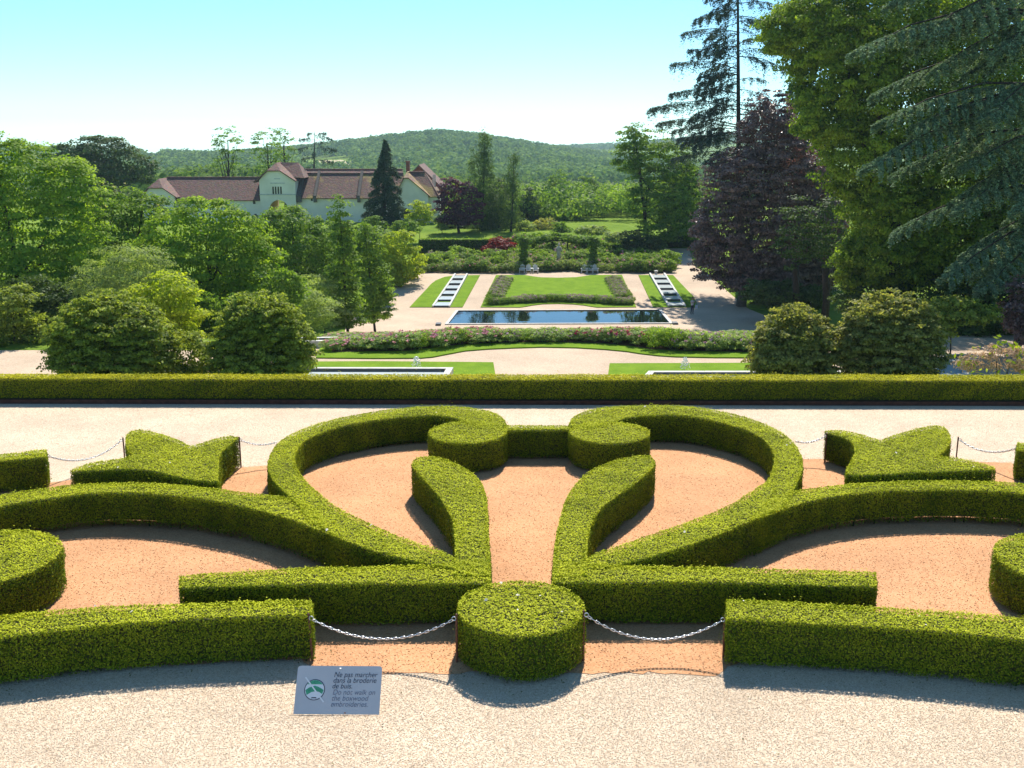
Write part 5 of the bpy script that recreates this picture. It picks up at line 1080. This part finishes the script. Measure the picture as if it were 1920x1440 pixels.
# ------------------------------------------------------------------ houses
def house():
    Y0 = 185.0; zb = prof(Y0) - .4; e = empty('farmhouse', (W(520, 380, Y0).x, Y0, zb + .4), 'long cream walled house with brown tiled roofs and an arched gatehouse', 'house')
    X = lambda px, Y=Y0: W(px, 360, Y).x
    Z = lambda py, Y=Y0: W(500, py, Y).z
    def wing(x0, x1, ye, yr, Yf, dep, m, holes=(), hip_l=0, hip_r=0):
        ze, zr = Z(ye, Yf), Z(yr, Yf + dep / 2); a, b = X(x0, Yf), X(x1, Yf); out = [(a, zb), (b, zb), (b, ze), (a, ze)]; hs = []
        for hx0, hx1, hy0, hy1 in holes: hs.append([(X(hx0, Yf), Z(hy1, Yf)), (X(hx1, Yf), Z(hy1, Yf)), (X(hx1, Yf), Z(hy0, Yf)), (X(hx0, Yf), Z(hy0, Yf))])
        mb = MB(); mb.wall(out, hs, Yf, .5); mb.box(((a + b) / 2, Yf + dep - .25, (zb + ze) / 2), (b - a, .5, ze - zb))
        for x_ in (a + .25, b - .25): mb.box((x_, Yf + dep / 2, (zb + ze) / 2), (.5 - .006, dep - 1.01, ze - zb - .01))
        mb.build('wall', M['wall'], e)
        for h in hs:
            w = MB(); xa, xb, za, zc = h[0][0], h[1][0], h[0][1], h[2][1]; w.box(((xa + xb) / 2, Yf + .25, (za + zc) / 2), (xb - xa, .04, zc - za)); w.build('window', M['glass'], e)
        ov = .5; mb = MB(); sl = (zr - ze) / (dep / 2)
        mb.slab([(a - ov * (hip_l == 0), Yf - ov, ze - sl * ov * .5), (b + ov * (hip_r == 0), Yf - ov, ze - sl * ov * .5), (b - hip_r, Yf + dep / 2, zr), (a + hip_l, Yf + dep / 2, zr)], .16)
        mb.slab([(a, Yf + dep + ov, ze - sl * ov * .5), (b, Yf + dep + ov, ze - sl * ov * .5), (b - hip_r, Yf + dep / 2, zr), (a + hip_l, Yf + dep / 2, zr)], .16)
        if hip_r: mb.slab([(b, Yf - ov, ze - .1), (b, Yf + dep + ov, ze - .1), (b - hip_r, Yf + dep / 2, zr)], .16)
        if hip_l: mb.slab([(a, Yf - ov, ze - .1), (a, Yf + dep + ov, ze - .1), (a + hip_l, Yf + dep / 2, zr)], .16)
        for xx in ((a, b) if not (hip_l or hip_r) else ()): pass
        mb.build('roof', m, e)
        mb = MB(); mb.tube([(a + hip_l, Yf + dep / 2, zr + .03), (b - hip_r, Yf + dep / 2, zr + .03)], .14, 8); mb.build('ridge_tiles', M['tiles'], e)
        return ze, zr
    wing(300, 489, 373, 333, Y0, 9, M['tiles'], [(473, 478, 375, 382.5), (474, 479, 401, 411)])
    wing(556, 752, 369, 325.5, Y0, 9.5, M['tiles_moss'], [(582, 586, 372, 377)])
    wing(762, 823, 366, 323, Y0 - 1.0, 8, M['tiles_moss'], (), 0, 2.6)
    wing(560, 752, 345, 318, Y0 + 16, 8, M['tiles'])
    # gable pavilions at both ends
    def gable(x0, xa, xb, x1, ye, yh, yr, Yf, dep, m, xr=None):
        zs, zh, zr = Z(ye, Yf), Z(yh, Yf), Z(yr, Yf + 2.0); a, b, c, d = X(x0, Yf), X(xa, Yf), X(xb, Yf), X(x1, Yf); mid = (b + c) / 2
        mb = MB(); mb.wall([(a + .3, zb), (d - .3, zb), (d - .3, zs), (c, zh), (b, zh), (a + .3, zs)], [], Yf, .5); mb.build('wall', M['wall'], e)
        mb = MB(); ov = .45
        mb.slab([(a - .2, Yf - ov, zs - .25), (b, Yf - ov, zh), (mid, Yf + 1.8, zr), (mid, Yf + dep, zr), (a - .2, Yf + dep, zs - .25)], .16)
        mb.slab([(d + .2, Yf - ov, zs - .25), (c, Yf - ov, zh), (mid, Yf + 1.8, zr), (mid, Yf + dep, zr), (d + .2, Yf + dep, zs - .25)], .16)
        mb.slab([(b, Yf - ov, zh), (c, Yf - ov, zh), (mid, Yf + 1.8, zr)], .16); mb.build('roof', m, e)
        return zs, zh, zr
    gable(264, 279, 307, 330, 367, 352, 335, Y0 - 1.2, 7, M['tiles'])
    gable(742, 757, 767, 806, 366, 333, 322, Y0 - 1.6, 6, M['tiles_moss'])
    # gatehouse
    Yf = Y0 - 1.0; xa, xb = X(487, Yf), X(554, Yf); cx = X(521.5, Yf); hw = (X(540, Yf) - X(502.5, Yf)) / 2; zt, zs = Z(375, Yf), Z(396, Yf)
    arch = [(cx - hw, zb + .02)] + [(cx + hw * math.cos(R(a)) , zs + (zt - zs) * math.sin(R(a))) for a in range(180, -1, -12)] + [(cx + hw, zb + .02)]
    wins = []
    for k in range(4):
        x0 = 510.5 + k * 4.9; wins.append([(X(x0, Yf), Z(364, Yf)), (X(x0 + 3.2, Yf), Z(364, Yf)), (X(x0 + 3.2, Yf), Z(350, Yf)), (X(x0, Yf), Z(350, Yf))])
    out = [(xa, zb), (cx - hw, zb)] + arch[0:1] + arch[1:-1] + arch[-1:] + [(cx + hw, zb), (xb, zb), (xb, Z(338, Yf)), (X(528, Yf), Z(320, Yf)), (X(503, Yf), Z(320, Yf)), (xa, Z(338, Yf))]
    dp = 7.5; mb = MB(); mb.wall(out, wins, Yf, .6)
    for x_ in (xa + .3, xb - .3): mb.box((x_, Yf + .6 + dp / 2, (zb + Z(338, Yf)) / 2), (.6, dp - .02, Z(338, Yf) - zb))
    mb.build('gatehouse_wall', M['wall'], e)
    for w in wins:
        m_ = MB(); m_.box(((w[0][0] + w[1][0]) / 2, Yf + .3, (w[0][1] + w[2][1]) / 2), (w[1][0] - w[0][0], .04, w[2][1] - w[0][1])); m_.build('window', M['glass'], e)
    mb = MB(); mb.box(((xa + xb) / 2, Yf - .06, Z(364.8, Yf)), (xb - xa + .1, .12, .16)); mb.box((cx - .05, Yf - .04, Z(343.5, Yf)), (2.5, .08, .14)); mb.box((cx - .05, Yf - .03, Z(335.2, Yf)), (1.0, .06, .12)); mb.build('string_course', M['stone'], e)
    mb = MB(); mb.box((cx - hw - .15, Yf + .62 + dp / 2, (zb + zt) / 2), (.3, dp, zt - zb)); mb.box((cx + hw + .15, Yf + .62 + dp / 2, (zb + zt) / 2), (.3, dp, zt - zb)); mb.box((cx, Yf + .62 + dp / 2, zt + .15), (2 * hw + .6, dp, .28)); mb.build('passage_wall', M['ochre'], e)
    # gatehouse roof: front half-hipped gable, and a ridge running along the house
    zs_, zh, zr = Z(338, Yf), Z(319.5, Yf), Z(304.5, Yf + 3); ov = .5; x1, x2 = X(503, Yf), X(528, Yf); md = X(517, Yf); mb = MB()
    mb.slab([(X(477, Yf), Yf - ov, Z(341, Yf)), (x1, Yf - ov, zh), (md, Yf + 1.7, zr), (md, Yf + 6, zr), (X(477, Yf), Yf + 6, Z(341, Yf))], .18)
    mb.slab([(X(556, Yf), Yf - ov, Z(338.5, Yf)), (x2, Yf - ov, zh), (md, Yf + 1.7, zr), (md, Yf + 6, zr), (X(556, Yf), Yf + 6, Z(338.5, Yf))], .18)
    mb.slab([(x1, Yf - ov, zh), (x2, Yf - ov, zh), (md, Yf + 1.7, zr)], .18)
    zr2 = Z(304.5, Yf + 4.5); mb.slab([(X(495, Yf), Yf + 2.5, Z(330, Yf)), (X(570, Yf), Yf + .8, Z(334, Yf)), (X(552, Yf), Yf + 4.5, zr2), (md, Yf + 4.5, zr2)], .18)
    mb.slab([(X(570, Yf), Yf + .8, Z(334, Yf)), (X(570, Yf), Yf + 8, Z(334, Yf)), (X(552, Yf), Yf + 4.5, zr2)], .18); mb.build('roof', M['tiles'], e)
    # raised parapets crossing the right wing roof
    def parapet(px, w, ye, yr, hgt):
        ze, zr = Z(ye), Z(yr, Y0 + 4.75); x_ = X(px); mb = MB(); pts = [(Y0 - .8, ze - .9), (Y0 - .8, ze + hgt * .4), (Y0 + 4.75, zr + hgt), (Y0 + 4.75, zr - 1), (Y0 + .1, ze - .9)]
        v = [(x_ - w / 2, y, z) for y, z in pts] + [(x_ + w / 2, y, z) for y, z in pts]; k = len(pts)
        mb.add(v, [tuple(range(k)), tuple(range(2 * k - 1, k - 1, -1))] + [((i + 1) % k, i, i + k, (i + 1) % k + k) for i in range(k)]); mb.build('parapet', M['bark_grey'], e)
    parapet(561, .75, 369, 319, .35); parapet(591, .45, 369, 326, .55); parapet(673, .45, 369, 326, .6); parapet(811, .5, 366, 335, .7)
    mb = MB(); p = W(765, 312, Y0 + 6); mb.box((p.x, Y0 + 6, p.z - .9), (.62, .8, 3.4)); mb.box((p.x, Y0 + 6, p.z + .85), (.75, .95, .16)); mb.build('chimney', M['brick'], e)
house()
def barn():
    Y = 203; zb = prof(Y) - .5; e = empty('barn', (W(800, 340, Y).x, Y, zb), 'second steep brown roof rising behind the right end of the house', 'house')
    a, b = W(776, 330, Y).x, W(812, 330, Y).x; mid = W(786, 330, Y).x; zr = W(786, 309, Y).z; zl = W(776, 322, Y).z; zr2 = W(829, 349, Y).z; bx = W(829, 349, Y).x; ax = mid - (bx - mid)
    mb = MB(); mb.wall([(ax + .3, zb), (bx - .3, zb), (bx - .3, zr2), (mid, zr - .3), (ax + .3, zr2)], [], Y, .4); mb.wall([(ax + .3, zb), (bx - .3, zb), (bx - .3, zr2), (mid, zr - .3), (ax + .3, zr2)], [], Y + 11.6, .4); mb.build('wall', M['brick'], e)
    mb = MB(); mb.slab([(ax, Y - .4, zr2 - .2), (mid, Y - .4, zr), (mid, Y + 12, zr), (ax, Y + 12, zr2 - .2)], .2); mb.slab([(bx, Y - .4, zr2 - .2), (mid, Y - .4, zr), (mid, Y + 12, zr), (bx, Y + 12, zr2 - .2)], .2); mb.build('roof', M['tiles'], e)
barn()
mb = MB(); p0 = [GT(*p) for p in ((586, 322), (598, 303), (640, 302), (664, 307), (657, 322))]
mb.add([(x, y, float(terrain(x, y)) + 1.2) for x, y in p0], [tuple(range(5))]); tag(mb.build('field', M['field']), kind='structure')
